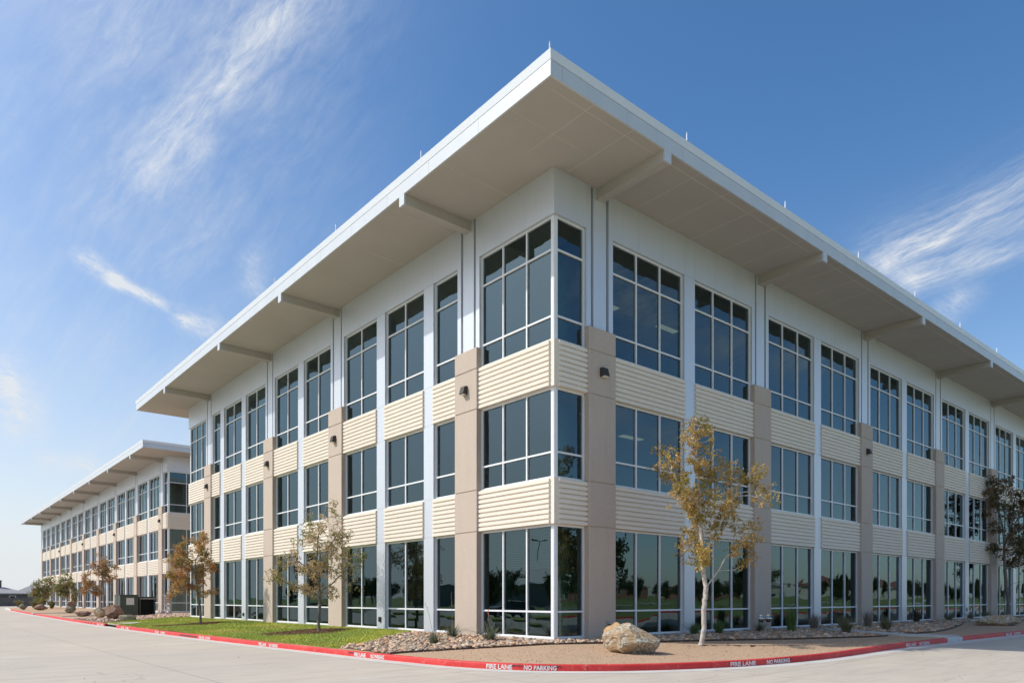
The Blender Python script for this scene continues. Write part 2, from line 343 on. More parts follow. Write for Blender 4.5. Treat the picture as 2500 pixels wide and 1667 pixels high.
# ---------------------------------------------------------------- mesh helpers
rng = np.random.default_rng(7); random.seed(7)
class MB:
    """collects vertices and faces and links them as one mesh object"""
    def __init__(s): s.v = []; s.f = []; s.c = []
    def add(s, vs, fs, col=None):
        o = len(s.v); s.v += [tuple(map(float, p)) for p in vs]; s.f += [tuple(i+o for i in f) for f in fs]
        if col is not None: s.c += [col]*len(fs)
    def box(s, x0, x1, y0, y1, z0, z1, F=None):
        vs = [(x, y, z) for x in (x0, x1) for y in (y0, y1) for z in (z0, z1)]
        if F: vs = [F(*p) for p in vs]
        s.add(vs, [(0, 1, 3, 2), (4, 6, 7, 5), (0, 4, 5, 1), (2, 3, 7, 6), (0, 2, 6, 4), (1, 5, 7, 3)])
    def cyl(s, p, q, r0, r1=None, n=10, cap=True):
        p = Vector(p); q = Vector(q); r1 = r0 if r1 is None else r1
        d = (q-p).normalized(); a = d.orthogonal().normalized(); b = d.cross(a)
        vs = [p+(a*math.cos(2*math.pi*k/n)+b*math.sin(2*math.pi*k/n))*r0 for k in range(n)]
        vs += [q+(a*math.cos(2*math.pi*k/n)+b*math.sin(2*math.pi*k/n))*r1 for k in range(n)]
        fs = [(k, (k+1) % n, n+(k+1) % n, n+k) for k in range(n)]
        if cap: fs += [tuple(range(n-1, -1, -1)), tuple(range(n, 2*n))]
        s.add(vs, fs)
    def prof(s, pts, t0, t1, F):
        """a closed profile of (d, z) points pulled along t"""
        n = len(pts)
        vs = [F(t0, d, z) for d, z in pts] + [F(t1, d, z) for d, z in pts]
        fs = [(k, (k+1) % n, n+(k+1) % n, n+k) for k in range(n)] + [tuple(range(n-1, -1, -1)), tuple(range(n, 2*n))]
        s.add(vs, fs)
    def build(s, name, mat, parent=None, smooth=False, fix=True):
        me = bpy.data.meshes.new(name); me.from_pydata(s.v, [], s.f); me.materials.append(M[mat])
        if s.c:
            at = me.color_attributes.new('Col', 'FLOAT_COLOR', 'CORNER')
            cnt = np.array([len(f) for f in s.f]); cc = np.repeat(np.array([(*c, 1) for c in s.c], dtype=np.float32), cnt, axis=0)
            at.data.foreach_set('color', cc.ravel())
        if smooth: me.polygons.foreach_set('use_smooth', [True]*len(me.polygons))
        me.update()
        if fix and not s.c:
            import bmesh
            bm = bmesh.new(); bm.from_mesh(me); bmesh.ops.recalc_face_normals(bm, faces=bm.faces); bm.to_mesh(me); bm.free()
        o = bpy.data.objects.new(name, me); C.objects.link(o); o.parent = parent
        return o
def np_obj(name, V, Fc, mat, cols=None, parent=None, smooth=False):
    """numpy mesh: V (n,3), Fc (m,k)"""
    me = bpy.data.meshes.new(name); k = Fc.shape[1]
    me.vertices.add(len(V)); me.vertices.foreach_set('co', np.asarray(V, np.float32).ravel())
    me.loops.add(Fc.size); me.loops.foreach_set('vertex_index', Fc.astype(np.int32).ravel())
    me.polygons.add(len(Fc)); me.polygons.foreach_set('loop_start', np.arange(0, Fc.size, k, dtype=np.int32))
    if smooth: me.polygons.foreach_set('use_smooth', np.ones(len(Fc), bool))
    me.update(calc_edges=True)
    if cols is not None:
        at = me.color_attributes.new('Col', 'FLOAT_COLOR', 'CORNER')
        cc = np.ones((len(Fc), 4), np.float32); cc[:, :3] = cols; at.data.foreach_set('color', np.repeat(cc, k, axis=0).ravel())
    me.materials.append(M[mat]); o = bpy.data.objects.new(name, me); C.objects.link(o); o.parent = parent
    return o
def tag(o, label=None, cat=None, group=None, kind=None):
    if label: o['label'] = label
    if cat: o['category'] = cat
    if group: o['group'] = group
    if kind: o['kind'] = kind
    return o
def empty(name, loc=(0, 0, 0), rz=0, label=None, cat=None, group=None):
    o = bpy.data.objects.new(name, None); C.objects.link(o); o.location = loc; o.rotation_euler = (0, 0, rz); o.empty_display_size = .3
    return tag(o, label, cat, group)
def copy_tree(o, parent=None):
    c = o.copy(); C.objects.link(c); c.parent = parent
    for ch in list(o.children): copy_tree(ch, c)
    return c

# ---------------------------------------------------------------- ground, street, kerb, planting
def sm(a, b, x):
    t = min(1, max(0, (x-a)/(b-a))); return t*t*(3-2*t)
def street(X, Y): return .12*sm(0, 10, X)*sm(-24, -18, Y)
KDIST = None
def plant(X, Y):
    z = plant0(X, Y)
    if KDIST is not None and X < 4 and Y < 3:
        z = min(z, street(X, Y)+.15+.30*max(0, KDIST(X, Y)-.16))
    return z
def plant0(X, Y):
    k = street(X, Y)+.15; xw = 3.3*sm(36, 53, Y)
    d = max(xw-X, -Y, 0); t = 1-min(1, max(0, (d-.3)/5.2))
    return k+(.335-k)*(t*t*(3-2*t)*.5+t*.5)

def grid(name, x0, x1, y0, y1, nx, ny, zf, mat, kind='structure'):
    xs = np.linspace(x0, x1, nx+1); ys = np.linspace(y0, y1, ny+1)
    V = np.array([(x, y, zf(x, y)) for x in xs for y in ys])
    i = np.arange(nx)[:, None]*(ny+1)+np.arange(ny)[None]; i = i.ravel()
    Fc = np.stack([i, i+ny+1, i+ny+2, i+1], 1)
    o = np_obj(name, V, Fc, mat, smooth=True); tag(o, kind=kind); return o
b = MB(); b.add([(-3000, -3000, -.06), (3000, -3000, -.06), (3000, 3000, -.06), (-3000, 3000, -.06)], [(0, 1, 2, 3)]); tag(b.build('ground', 'far_turf', fix=False), kind='structure')
grid('street', -44, 150, -25, 178, 97, 101, street, 'street_concrete')

KP = [(-2.6, 122), (-3.1, 112), (-3.75, 103), (-4.6, 83), (-5.25, 61), (-5.75, 43), (-5.85, 31.8), (-5.88, 28.6), (-5.82, 19.5), (-5.72, 14.6), (-5.52, 8.8), (-5.28, 4.4), (-5.18, 2), (-5.03, 0.1),
      (-4.78, -1.75), (-4.22, -3.22), (-3.62, -4.0), (-2.65, -4.8), (-1.3, -5.47), (.3, -5.97), (1.9, -6.28), (3.8, -6.50), (7, -6.53), (12.25, -6.47), (13.85, -6.42), (21, -6.42), (34, -6.42), (62, -6.42)]
def catmull(P, step=.25):
    out = []
    for i in range(len(P)-1):
        p0 = P[max(0, i-1)]; p1 = P[i]; p2 = P[i+1]; p3 = P[min(len(P)-1, i+2)]
        p0, p1, p2, p3 = map(np.array, (p0, p1, p2, p3)); L = np.linalg.norm(p2-p1)
        def tj(ti, a, c): return ti+max(1e-4, np.linalg.norm(c-a))**.5
        t0 = 0; t1 = tj(t0, p0, p1) if i > 0 else 1.; t2 = tj(t1, p1, p2); t3 = tj(t2, p2, p3) if i < len(P)-2 else t2+1.
        if i == 0: p0 = p1-(p2-p1)/max(L, 1e-6)
        if i == len(P)-2: p3 = p2+(p2-p1)/max(L, 1e-6)
        n = max(2, int(L/step))
        for k in range(n):
            t = t1+(t2-t1)*k/n
            A1 = (t1-t)/(t1-t0)*p0+(t-t0)/(t1-t0)*p1; A2 = (t2-t)/(t2-t1)*p1+(t-t1)/(t2-t1)*p2; A3 = (t3-t)/(t3-t2)*p2+(t-t2)/(t3-t2)*p3
            B1 = (t2-t)/(t2-t0)*A1+(t-t0)/(t2-t0)*A2; B2 = (t3-t)/(t3-t1)*A2+(t-t1)/(t3-t1)*A3
            out.append((t2-t)/(t2-t1)*B1+(t-t1)/(t2-t1)*B2)
    out.append(np.array(P[-1], float)); return np.array(out)
KC = catmull([tuple(map(float, p)) for p in KP])
seg = np.linalg.norm(np.diff(KC, axis=0), axis=1); KS = np.concatenate([[0], np.cumsum(seg)])
tan = np.gradient(KC, axis=0); tan /= np.linalg.norm(tan, axis=1)[:, None]; KN = np.stack([-tan[:, 1], tan[:, 0]], 1)   # to the left of travel: towards the beds
def kat(s):
    x = np.interp(s, KS, KC[:, 0]); y = np.interp(s, KS, KC[:, 1]); nx = np.interp(s, KS, KN[:, 0]); ny = np.interp(s, KS, KN[:, 1]); return x, y, nx, ny
def ks_of(x, y): return KS[np.argmin((KC[:, 0]-x)**2+(KC[:, 1]-y)**2)]
def sweep(name, s0, s1, profile, mat, step=.2, parent=None, smooth=True, caps=True, zadd=None):
    n = max(2, int((s1-s0)/step)); ss = np.linspace(s0, s1, n+1); V = []; k = len(profile)
    for s in ss:
        x, y, nx, ny = kat(s); z0 = street(x, y)
        for (o, z) in profile: V.append((x+nx*o, y+ny*o, z0+z))
    i = (np.arange(n)[:, None]*k+np.arange(k-1)[None]).ravel(); Fc = np.stack([i, i+1, i+k+1, i+k], 1)
    o = np_obj(name, np.array(V), Fc, mat, parent=parent, smooth=smooth)
    return o
KPROF = [(-.004, -.03), (0, .115), (.008, .135), (.022, .147), (.045, .151), (.13, .152), (.148, .150), (.152, .10)]
s_gapL0 = ks_of(-5.85, 31.8); s_gapL1 = ks_of(-5.88, 28.6); s_fl0 = ks_of(12.25, -6.47); s_fl1 = ks_of(13.85, -6.42); s_far = ks_of(-3.75, 103)
kerb = tag(empty('kerb'), kind='structure')
def kerb_run(name, s0, s1, mat):
    # cast in lengths with tooled joints
    ss = [s0]
    while ss[-1] < s1-3.5: ss.append(ss[-1]+3.05)
    ss.append(s1)
    for a, c in zip(ss[:-1], ss[1:]):
        o = sweep(name, a+.004, c-.004, KPROF, mat, parent=kerb)
        bpy.context.view_layer.objects.active = o
        # end caps
        me = o.data
        import bmesh
        bm = bmesh.new(); bm.from_mesh(me); bm.verts.ensure_lookup_table(); k = len(KPROF); n = len(bm.verts)
        cos = [v.co.copy() for v in bm.verts]
        bm.faces.new([bm.verts.new(q) for q in cos[:k]]); bm.faces.new([bm.verts.new(q) for q in cos[n-k:]][::-1])
        bm.to_mesh(me); bm.free()
kerb_run('concrete_kerb', 0, s_far, 'kerb_concrete')
kerb_run('red_kerb', s_far, s_gapL0, 'kerb_paint')
kerb_run('red_kerb', s_gapL1, s_fl0, 'kerb_paint')
kerb_run('concrete_kerb', s_fl0, s_fl1, 'kerb_concrete')
kerb_run('red_kerb', s_fl1, KS[-1], 'kerb_paint')
g = sweep('gutter_strip', 0, KS[-1], [(-.46, .004), (-.25, .005), (.0, .006)], 'gutter_concrete', step=.4); tag(g, kind='structure')

# stencilled words on the face of the kerb
def text_mesh(body):
    cu = bpy.data.curves.new('t', 'FONT'); cu.body = body; cu.size = 1.0; cu.align_x = 'LEFT'; cu.resolution_u = 2; cu.offset = .035
    o = bpy.data.objects.new('t', cu); C.objects.link(o); bpy.context.view_layer.update()
    me = bpy.data.meshes.new_from_object(o.evaluated_get(bpy.context.evaluated_depsgraph_get()))
    V = np.array([v.co[:] for v in me.vertices]); Fs = [tuple(p.vertices) for p in me.polygons]
    bpy.data.objects.remove(o); bpy.data.curves.remove(cu); bpy.data.meshes.remove(me)
    # stencil bridges: drop nothing, keep outline; normalise to unit height
    V[:, 0] -= V[:, 0].min(); h = V[:, 1].max()-V[:, 1].min(); V[:, 1] -= V[:, 1].min(); return V/h, Fs
T1 = text_mesh('FIRE LANE'); T2 = text_mesh('NO PARKING')
def ons(s, z, off=.004):
    x, y, nx, ny = kat(s); return (x-nx*off-nx*.003, y-ny*off-ny*.003, street(x, y)+z)
def word(T, s0, s1):
    V, Fs = T; w = V[:, 0].max(); b = MB()
    for f in Fs: pass
    vs = [ons(s0+(s1-s0)*v[0]/w, .016+v[1]*.108) for v in V]
    b.add(vs, Fs); b.build('painted_letters', 'stencil_white', kerb, fix=False)
def scuff(s0, s1, z0=.03, z1=.118):
    b = MB(); n = max(2, int((s1-s0)/.1)); vs = []
    for k in range(n+1):
        s = s0+(s1-s0)*k/n; vs += [ons(s, z0, .0015), ons(s, z1, .0015)]
    b.add(vs, [(2*k, 2*k+2, 2*k+3, 2*k+1) for k in range(n)]); b.build('black_scuff', 'scuff_black', kerb, fix=False)
for a, b_, c_, d_ in ((124.65, 125.31, 125.59, 126.33), (119.5, 120.1, 120.34, 120.98), (113.28, 113.86, 114.08, 114.72), (107.45, 108.0, 108.13, 108.7),
                     (101.3, 101.88, 102.2, 102.85), (94.7, 95.3, 95.63, 96.29), (88.23, 88.85, 89.21, 89.93), (130.64, 131.45, 131.83, 132.68), (139.24, 140.02, 140.32, 141.19), (149.27, 150.05, 150.31, 151.2)):
    word(T1, a, b_); word(T2, c_, d_)
for a, b_ in ((125.2, 125.58), (125.9, 126.43), (119.2, 119.75), (132.2, 132.75), (149.1, 150.1)): scuff(a, b_, .085, .128)
scuff(105.0, 107.2, .03, .10)
for a in (84.2, 85.1, 86.2, 87.4): scuff(a, a+.32, .005, .125)

# planting island: granite soil sheet from the kerb's back edge to under the buildings
def kerb_sd(x, y):
    i = int(np.argmin((KC[:, 0]-x)**2+(KC[:, 1]-y)**2)); return (x-KC[i, 0])*KN[i, 0]+(y-KC[i, 1])*KN[i, 1], i
KDIST = lambda x, y: kerb_sd(x, y)[0]
V = []; Fq = []
for (x0, x1, y0, y1, st_) in ((-6.25, 16.0, -6.75, 34.0, .25), (16.0, 62.0, -6.75, .75, .5), (-6.25, 4.75, 34.0, 122.0, .5)):
    nx_ = int(round((x1-x0)/st_)); ny_ = int(round((y1-y0)/st_)); idx = {}; o0 = len(V)
    for i in range(nx_+1):
        for j in range(ny_+1):
            x = x0+i*st_; y = y0+j*st_
            if x > 1.5 and y > 1.5 and st_ == .25: idx[i, j] = (-1, 9); continue
            d, k = kerb_sd(x, y); idx[i, j] = (len(V), d)
            if d < .09: x -= (d-.09)*KN[k, 0]; y -= (d-.09)*KN[k, 1]
            V.append((x, y, plant(x, y)-(.004 if d < .1 else 0)))
    for i in range(nx_):
        for j in range(ny_):
            q = [idx[i, j], idx[i+1, j], idx[i+1, j+1], idx[i, j+1]]
            if any(a_[0] < 0 for a_ in q) or max(a_[1] for a_ in q) < .09 or min(a_[1] for a_ in q) < -1.2: continue
            Fq.append([a_[0] for a_ in q])
tag(np_obj('planting_bed', np.array(V), np.array(Fq), 'granite_soil', smooth=True), kind='structure')
b = MB(); b.add([(.8, 35, .331), (60, 35, .331), (60, 54, .331), (.8, 54, .331)], [(0, 1, 2, 3)]); tag(b.build('side_yard', 'granite_soil', fix=False), kind='structure')

# lawn between the kerb and the left wall
def kx(Y):  # kerb inner x at Y (left run)
    m = (KC[:, 1] > -1) & (KC[:, 1] < 125); o = np.argsort(KC[m][:, 1]); return np.interp(Y, KC[m][:, 1][o], KC[m][:, 0][o])+.165
EDGE1 = [(-5.3, 3.75), (-4.87, 3.98), (-3.71, 4.64), (-2.63, 5.58), (-1.4, 6.6), (-.33, 7.42), (1, 8.2)]
EDGE2 = [(-6, 33.2), (-4.5, 33.2), (-3.5, 34.6), (-.5, 35.4), (1.2, 36.2)]
def lin(E, x): return np.interp(x, [p[0] for p in E], [p[1] for p in E])
def lawnz(X, Y): return plant(X, Y)+.02+.035*math.sin(Y*.55+X)*math.sin(X*1.3+.6)+.05*math.exp(-((X+1.0)**2+(Y-8.6)**2)/2.2)
nu, nv = 24, 110; V = []
for i in range(nu+1):
    for j in range(nv+1):
        u = i/nu; v = j/nv
        Yg = 3.9+v*30; X = kx(Yg)+(0.9-kx(Yg))*u; Y = lin(EDGE1, X)+(lin(EDGE2, X)-lin(EDGE1, X))*v; X = kx(Y)+(0.9-kx(Y))*u
        V.append((X, Y, lawnz(X, Y)-(.015 if u == 0 else 0)))
i = (np.arange(nu)[:, None]*(nv+1)+np.arange(nv)[None]).ravel(); Fc = np.stack([i, i+nv+1, i+nv+2, i+1], 1)
tag(np_obj('lawn', np.array(V), Fc, 'turf', smooth=True), kind='structure')
MUL = [(-2.22, 11.15, 1.75, 1.6), (-2.89, 23.85, 1.7, 1.5)]      # mulch saucers round the two lawn trees
def in_mulch(X, Y, k=1.0):
    for (mx_, my_, a, b_) in MUL:
        r = ((X-mx_+.45)/(a*1.15))**2+((Y-my_-.15)/b_)**2+.35*mnoise.noise((X*1.7, Y*1.7, 3.3))
        if r < k: return True
    return False
def blades(name, n, inside, zf, hmin, hmax, w, cols, mat='grass_blade', bend=.5):
    P = []; 
    while len(P) < n:
        p = inside()
        if p is not None: P.append((p[0], p[1], zf(*p)))
    P = np.array(P); m = len(P); h = rng.uniform(hmin, hmax, m); a = rng.uniform(0, 2*np.pi, m); la = rng.uniform(0, 2*np.pi, m)
    dx = np.stack([np.cos(a), np.sin(a), np.zeros(m)], 1)*(w*rng.uniform(.6, 1.3, m))[:, None]
    tip = P+np.stack([np.cos(la)*h*bend, np.sin(la)*h*bend, h], 1)
    V = np.stack([P-dx, P+dx, tip], 1).reshape(-1, 3); Fc = np.arange(3*m).reshape(-1, 3)
    cc = np.array(cols)[rng.integers(0, len(cols), m)]*rng.uniform(.75, 1.25, m)[:, None]
    # broad drift between greener and yellower patches
    d = np.array([mnoise.noise((p[0]*.5, p[1]*.5, 1.0)) for p in P]); cc = cc*(1+.25*d[:, None])*np.where(d[:, None] > .15, np.array([1.15, 1.02, .9]), 1)
    return np_obj(name, V, Fc, mat, cols=cc)
def lawnpt():
    Y = 3.7+33*random.random()**1.35; k_ = kx(Y)-.03; X = k_+(0.05-k_)*random.random()
    if Y < lin(EDGE1, X)+.02 or Y > lin(EDGE2, X): return None
    if in_mulch(X, Y, .8 if random.random() < .9 else .4): return None
    return X, Y
g = blades('grass', 110000, lawnpt, lawnz, .025, .07, .011, [(.35, .45, .055), (.42, .51, .08), (.50, .54, .11), (.60, .56, .21), (.27, .37, .05)])
tag(g, 'short bright green turf blades on the lawn strip by the left wall', 'grass', kind='stuff')
def mulchpt():
    k = random.choice(MUL); X = k[0]-.45+random.uniform(-1.9, 1.9); Y = k[1]+.15+random.uniform(-1.6, 1.6)
    return (X, Y) if in_mulch(X, Y, .95) and X > -5.6 else None
g = blades('mulch', 17000, mulchpt, lambda x, y: lawnz(x, y)+.012, .01, .035, .022, [(.36, .19, .12), (.26, .13, .08), (.50, .31, .20), (.17, .09, .06)], mat='mulch', bend=1.6)
tag(g, 'brown shredded bark mulch around the two lawn trees', 'mulch', kind='stuff')

# stones
ICO = None
def ico():
    t = (1+5**.5)/2
    v = np.array([(-1, t, 0), (1, t, 0), (-1, -t, 0), (1, -t, 0), (0, -1, t), (0, 1, t), (0, -1, -t), (0, 1, -t), (t, 0, -1), (t, 0, 1), (-t, 0, -1), (-t, 0, 1)], float)
    v /= np.linalg.norm(v[0])
    f = np.array([(0, 11, 5), (0, 5, 1), (0, 1, 7), (0, 7, 10), (0, 10, 11), (1, 5, 9), (5, 11, 4), (11, 10, 2), (10, 7, 6), (7, 1, 8), (3, 9, 4), (3, 4, 2), (3, 2, 6), (3, 6, 8), (3, 8, 9), (4, 9, 5), (2, 4, 11), (6, 2, 10), (8, 6, 7), (9, 8, 1)])
    return v, f
IV, IF = ico()
STC = [(.44, .29, .18), (.56, .40, .27), (.36, .22, .14), (.50, .34, .22), (.30, .25, .20), (.64, .50, .37), (.22, .15, .11), (.36, .33, .28), (.50, .25, .12), (.52, .42, .32), (.30, .25, .20), (.26, .20, .15)]
def stones(name, n, inside, zf, rmin, rmax, flat=.55, cols=STC):
    P = []; tries = 0
    while len(P) < n and tries < n*30:
        tries += 1; p = inside()
        if p is not None: P.append((p[0], p[1], zf(*p)))
    P = np.array(P); m = len(P); r = rmin+(rmax-rmin)*rng.random(m)**1.6
    sc = np.stack([rng.uniform(.75, 1.35, m), rng.uniform(.55, .95, m), rng.uniform(flat*.7, flat*1.3, m)], 1)*r[:, None]
    base = IV[None]*(1+rng.uniform(-.24, .24, (m, 12, 1)))*sc[:, None, :]
    # random tilt and turn
    a = rng.uniform(0, 2*np.pi, m); tx = rng.normal(0, .45, m)
    ca, sa, ct, st = np.cos(a), np.sin(a), np.cos(tx), np.sin(tx)
    y = base[:, :, 1]*ct[:, None]-base[:, :, 2]*st[:, None]; z = base[:, :, 1]*st[:, None]+base[:, :, 2]*ct[:, None]; x = base[:, :, 0]
    X = x*ca[:, None]-y*sa[:, None]; Y = x*sa[:, None]+y*ca[:, None]
    V = np.stack([X+P[:, :1], Y+P[:, 1:2], z+(P[:, 2]+r*.28+rng.uniform(0, .35, m)*r)[:, None]], 2).reshape(-1, 3)
    Fc = (IF[None]+(np.arange(m)*12)[:, None, None]).reshape(-1, 3)
    cc = np.array(cols)[rng.integers(0, len(cols), m)]*rng.uniform(.85, 1.35, m)[:, None]*np.array([1.08, 1.03, .98])
    return np_obj(name, V, Fc, 'stone_mix', cols=np.repeat(cc, 20, axis=0))
def inpoly(x, y, Pg):
    c = False; j = len(Pg)-1
    for i in range(len(Pg)):
        xi, yi = Pg[i]; xj, yj = Pg[j]
        if (yi > y) != (yj > y) and x < (xj-xi)*(y-yi)/(yj-yi)+xi: c = not c
        j = i
    return c
def sampler(Pg):
    xs = [p[0] for p in Pg]; ys = [p[1] for p in Pg]
    def f():
        x = random.uniform(min(xs), max(xs)); y = random.uniform(min(ys), max(ys))
        return (x, y) if inpoly(x, y, Pg) else None
    return f
EDG = [(-5.0, 1.02), (-3.44, .46), (-1.94, -.35), (-.2, -1.01), (2.66, -1.81), (4.76, -2.42), (8.08, -3.79), (11.32, -4.67), (12.2, -4.56)]
BED1 = [(-4.95, 3.9), (-3.71, 4.64), (-2.63, 5.58), (-1.4, 6.6), (-.1, 7.5), (-.1, -.05), (-.2, -1.0), (-1.94, -.32), (-3.44, .48), (-5.0, 1.05)]
BED2 = [(-.1, -.05), (.6, -.12), (14.5, -.12), (13.1, -1.8), (12.1, -4.5), (11.32, -4.63), (8.08, -3.75), (4.76, -2.38), (2.66, -1.77), (-.2, -.97)]
BED3 = [(15.1, -.12), (34, -.12), (33, -1.0), (30.87, -1.18), (28.03, -1.93), (23.92, -3.06), (17.1, -4.51), (14.3, -4.6), (13.9, -3.2)]
BED4 = [(-5.5, 44), (-3.2, 43.6), (.5, 46.5), (20, 48), (20, 37), (.4, 36.3), (-3.4, 35.2), (-5.5, 34.5)]
BED5 = [(31.5, -.12), (60, -.12), (60, -2.4), (36, -2.6), (33, -1.4)]
for nm, Pg in (('bed_one', BED1), ('bed_two', BED2), ('bed_three', BED3), ('bed_four', BED4), ('bed_five', BED5)):
    import mathutils
    tri = mathutils.geometry.tessellate_polygon([[Vector((x, y, 0)) for x, y in Pg]])
    b = MB(); b.add([(x, y, plant(x, y)+.012) for x, y in Pg], tri); tag(b.build('stone_bed', 'bed_soil', fix=False), kind='structure')
zf = lambda x, y: plant(x, y)
g = stones('river_rock', 5200, sampler(BED1), zf, .026, .10, .42); tag(g, 'sunlit tan and brown river rock in the corner bed', 'river rock', kind='stuff')
g = stones('river_rock', 4600, sampler(BED2), zf, .03, .105, .42); tag(g, 'river rock in the narrow bed along the right wall', 'river rock', kind='stuff')
g = stones('river_rock', 4200, sampler(BED3), zf, .04, .12); tag(g, 'river rock beyond the concrete strip along the right wall', 'river rock', kind='stuff')
g = stones('river_rock', 2600, sampler(BED4), zf, .05, .12, cols=[(.62, .45, .36), (.50, .33, .27), (.70, .60, .50), (.42, .30, .25)]); tag(g, 'pinkish gravel around the green cabinets', 'gravel', kind='stuff')
g = stones('river_rock', 1200, sampler(BED5), zf, .05, .11); tag(g, 'distant river rock at the far right wall', 'river rock', kind='stuff')
# a few loose crumbs on the granite and on the street
def gr():
    x = random.uniform(-5, 14); y = random.uniform(-6.3, 1)
    if inpoly(x, y, BED1) or inpoly(x, y, BED2): return None
    i = np.argmin((KC[:, 0]-x)**2+(KC[:, 1]-y)**2); d = (x-KC[i, 0])*KN[i, 0]+(y-KC[i, 1])*KN[i, 1]
    return (x, y) if d > .2 and not (x > -.3 and y > -.3) else None
g = stones('grit', 5200, gr, lambda x, y: plant(x, y)-.004, .006, .017, .7, cols=[(.52, .36, .25), (.36, .23, .15), (.68, .52, .40), (.25, .16, .11)]); tag(g, 'loose crushed granite crumbs on the brown soil', 'gravel', kind='stuff')
def stp():
    x = random.uniform(-16, 16); y = random.uniform(-15, 26)
    i = np.argmin((KC[:, 0]-x)**2+(KC[:, 1]-y)**2); d = (x-KC[i, 0])*KN[i, 0]+(y-KC[i, 1])*KN[i, 1]
    return (x, y) if d < -.05 else None
g = stones('leaf_litter', 260, stp, lambda x, y: street(x, y)-.004, .006, .022, .25, cols=[(.22, .14, .08), (.12, .09, .07), (.32, .22, .12)]); tag(g, 'scattered leaf crumbs and grit on the concrete', 'litter', kind='stuff')

# steel edging
def edging(pts, name='steel_edging'):
    Q = catmull([tuple(map(float, p)) for p in pts], .3); b = MB(); vs = []
    for (x, y) in Q:
        z = plant(x, y); vs += [(x, y, z-.02), (x, y, z+.055), (x-.004, y-.012, z+.055), (x-.004, y-.012, z-.02)]
    fs = []
    for k in range(len(Q)-1):
        for a in range(4): fs.append((4*k+a, 4*k+(a+1) % 4, 4*k+4+(a+1) % 4, 4*k+4+a))
    b.add(vs, fs); return b.build(name, 'edging_steel')
e = edging(EDG); tag(e, 'thin rusty steel edging curving between rock and brown soil', 'edging')
e = edging([(14.2, -4.62), (17.1, -4.54), (23.92, -3.09), (28.03, -1.96), (30.87, -1.2)]); tag(e, 'thin rusty steel edging beyond the concrete strip on the right', 'edging')
# concrete strips (flumes) crossing the beds
def slab(name, pts, h=.05, mat='path_concrete', lift=.0):
    b = MB(); n = len(pts); b.add([(x, y, plant(x, y)-.05) for x, y in pts]+[(x, y, plant(x, y)+h) for x, y in pts], [tuple(range(n, 2*n))]+[(k, (k+1) % n, n+(k+1) % n, n+k) for k in range(n)])
    o = b.build(name, mat); return tag(o, kind='structure')
slab('path', [(14.7, -.3), (15.4, -.3), (14.2, -2.6), (13.55, -4.8), (13.85, -6.30), (12.7, -6.32), (12.45, -4.8), (13.2, -2.6)])
slab('path', [(30.9, -.3), (36, -.3), (36, -1.6), (44, -2.4), (44, -2.9), (36, -2.3), (33, -1.9)])
slab('path', [(-5.70, 28.75), (-5.70, 31.7), (-4.3, 31.0), (-4.3, 30.0)], .045)
slab('path', [(-5.0, 52.5), (3.0, 51.8), (3.0, 52.2), (-5.0, 52.9)], .05)
slab('path', [(-5.2, 68), (3.0, 66), (3.0, 66.6), (-5.2, 68.7)], .04)
slab('path', [(.2, 47.0), (12, 49.0), (12, 49.4), (.2, 47.5)], .05)
slab('path', [(-.2, -.16), (-.2, 1.2), (-.75, .9), (-.95, -.3), (-.6, -.62), (.9, -.75), (1.4, -.16)], .012, 'plinth_concrete')

# ---------------------------------------------------------------- the two office buildings
Z1S, Z1H, Z2S, Z2H, Z3S, Z3H = .42, 3.84, 5.22, 7.925, 9.32, 13.03
ZSOF, ZF1, ZTOP = 14.39, 14.77, 15.0
FLOORS = [(Z1S, Z1H, (1.22,)), (Z2S, Z2H, (6.0,)), (Z3S, Z3H, (10.06, 12.04))]
FW, MW = .06, .055      # frame and mullion faces
def make_F(O, u, n, base=0):
    def F(t, d, z): return (O[0]+u[0]*t+n[0]*d, O[1]+u[1]*t+n[1]*d, z+base)
    return F
def window(bld, F, t0, t1, z0, z1, trans, mull, post0=0, post1=0, nm='window'):
    """frame (mullions, transoms) + a pane child; posts for the glazed corners"""
    b = MB(); f0 = post0 or FW; f1 = post1 or FW
    B = lambda a, c, d0, d1, e, g: b.box(a, c, d0, d1, e, g, F)
    B(t0, t0+f0, -.10, .022 if post0 else .012, z0, z1); B(t1-f1, t1, -.10, .022 if post1 else .012, z0, z1)
    B(t0+f0, t1-f1, -.10, .010, z1-FW, z1); B(t0+f0, t1-f1, -.10, .014, z0, z0+FW*.9)
    for m in mull: B(m-MW/2, m+MW/2, -.10, .006, z0+FW*.9, z1-FW)
    edges = [t0+f0]+[x for m in mull for x in (m-MW/2, m+MW/2)]+[t1-f1]
    for tz in trans:
        for a, c in zip(edges[::2], edges[1::2]): B(a, c, -.10, .003, tz-MW/2, tz+MW/2)
    w = b.build(nm, 'frame_metal', bld)
    g = MB(); zs = [z0+FW*.9]+list(trans)+[z1-FW]
    for a, c in zip(edges[::2], edges[1::2]):
        for e, h in zip(zs[:-1], zs[1:]):
            dd = [random.uniform(-.004, .004) for _ in range(4)]
            g.add([F(a, -.045+dd[0], e), F(c, -.045+dd[1], e), F(c, -.045+dd[2], h), F(a, -.045+dd[3], h)], [(0, 1, 2, 3)])
    # outward normals
    me = g.build('pane', 'tinted_glass', w, fix=False).data
    n = Vector(F(0, 1, 0))-Vector(F(0, 0, 0))
    if me.polygons[0].normal.dot(n) < 0: me.flip_normals()
    return w
RIBP = None
OWN = 1
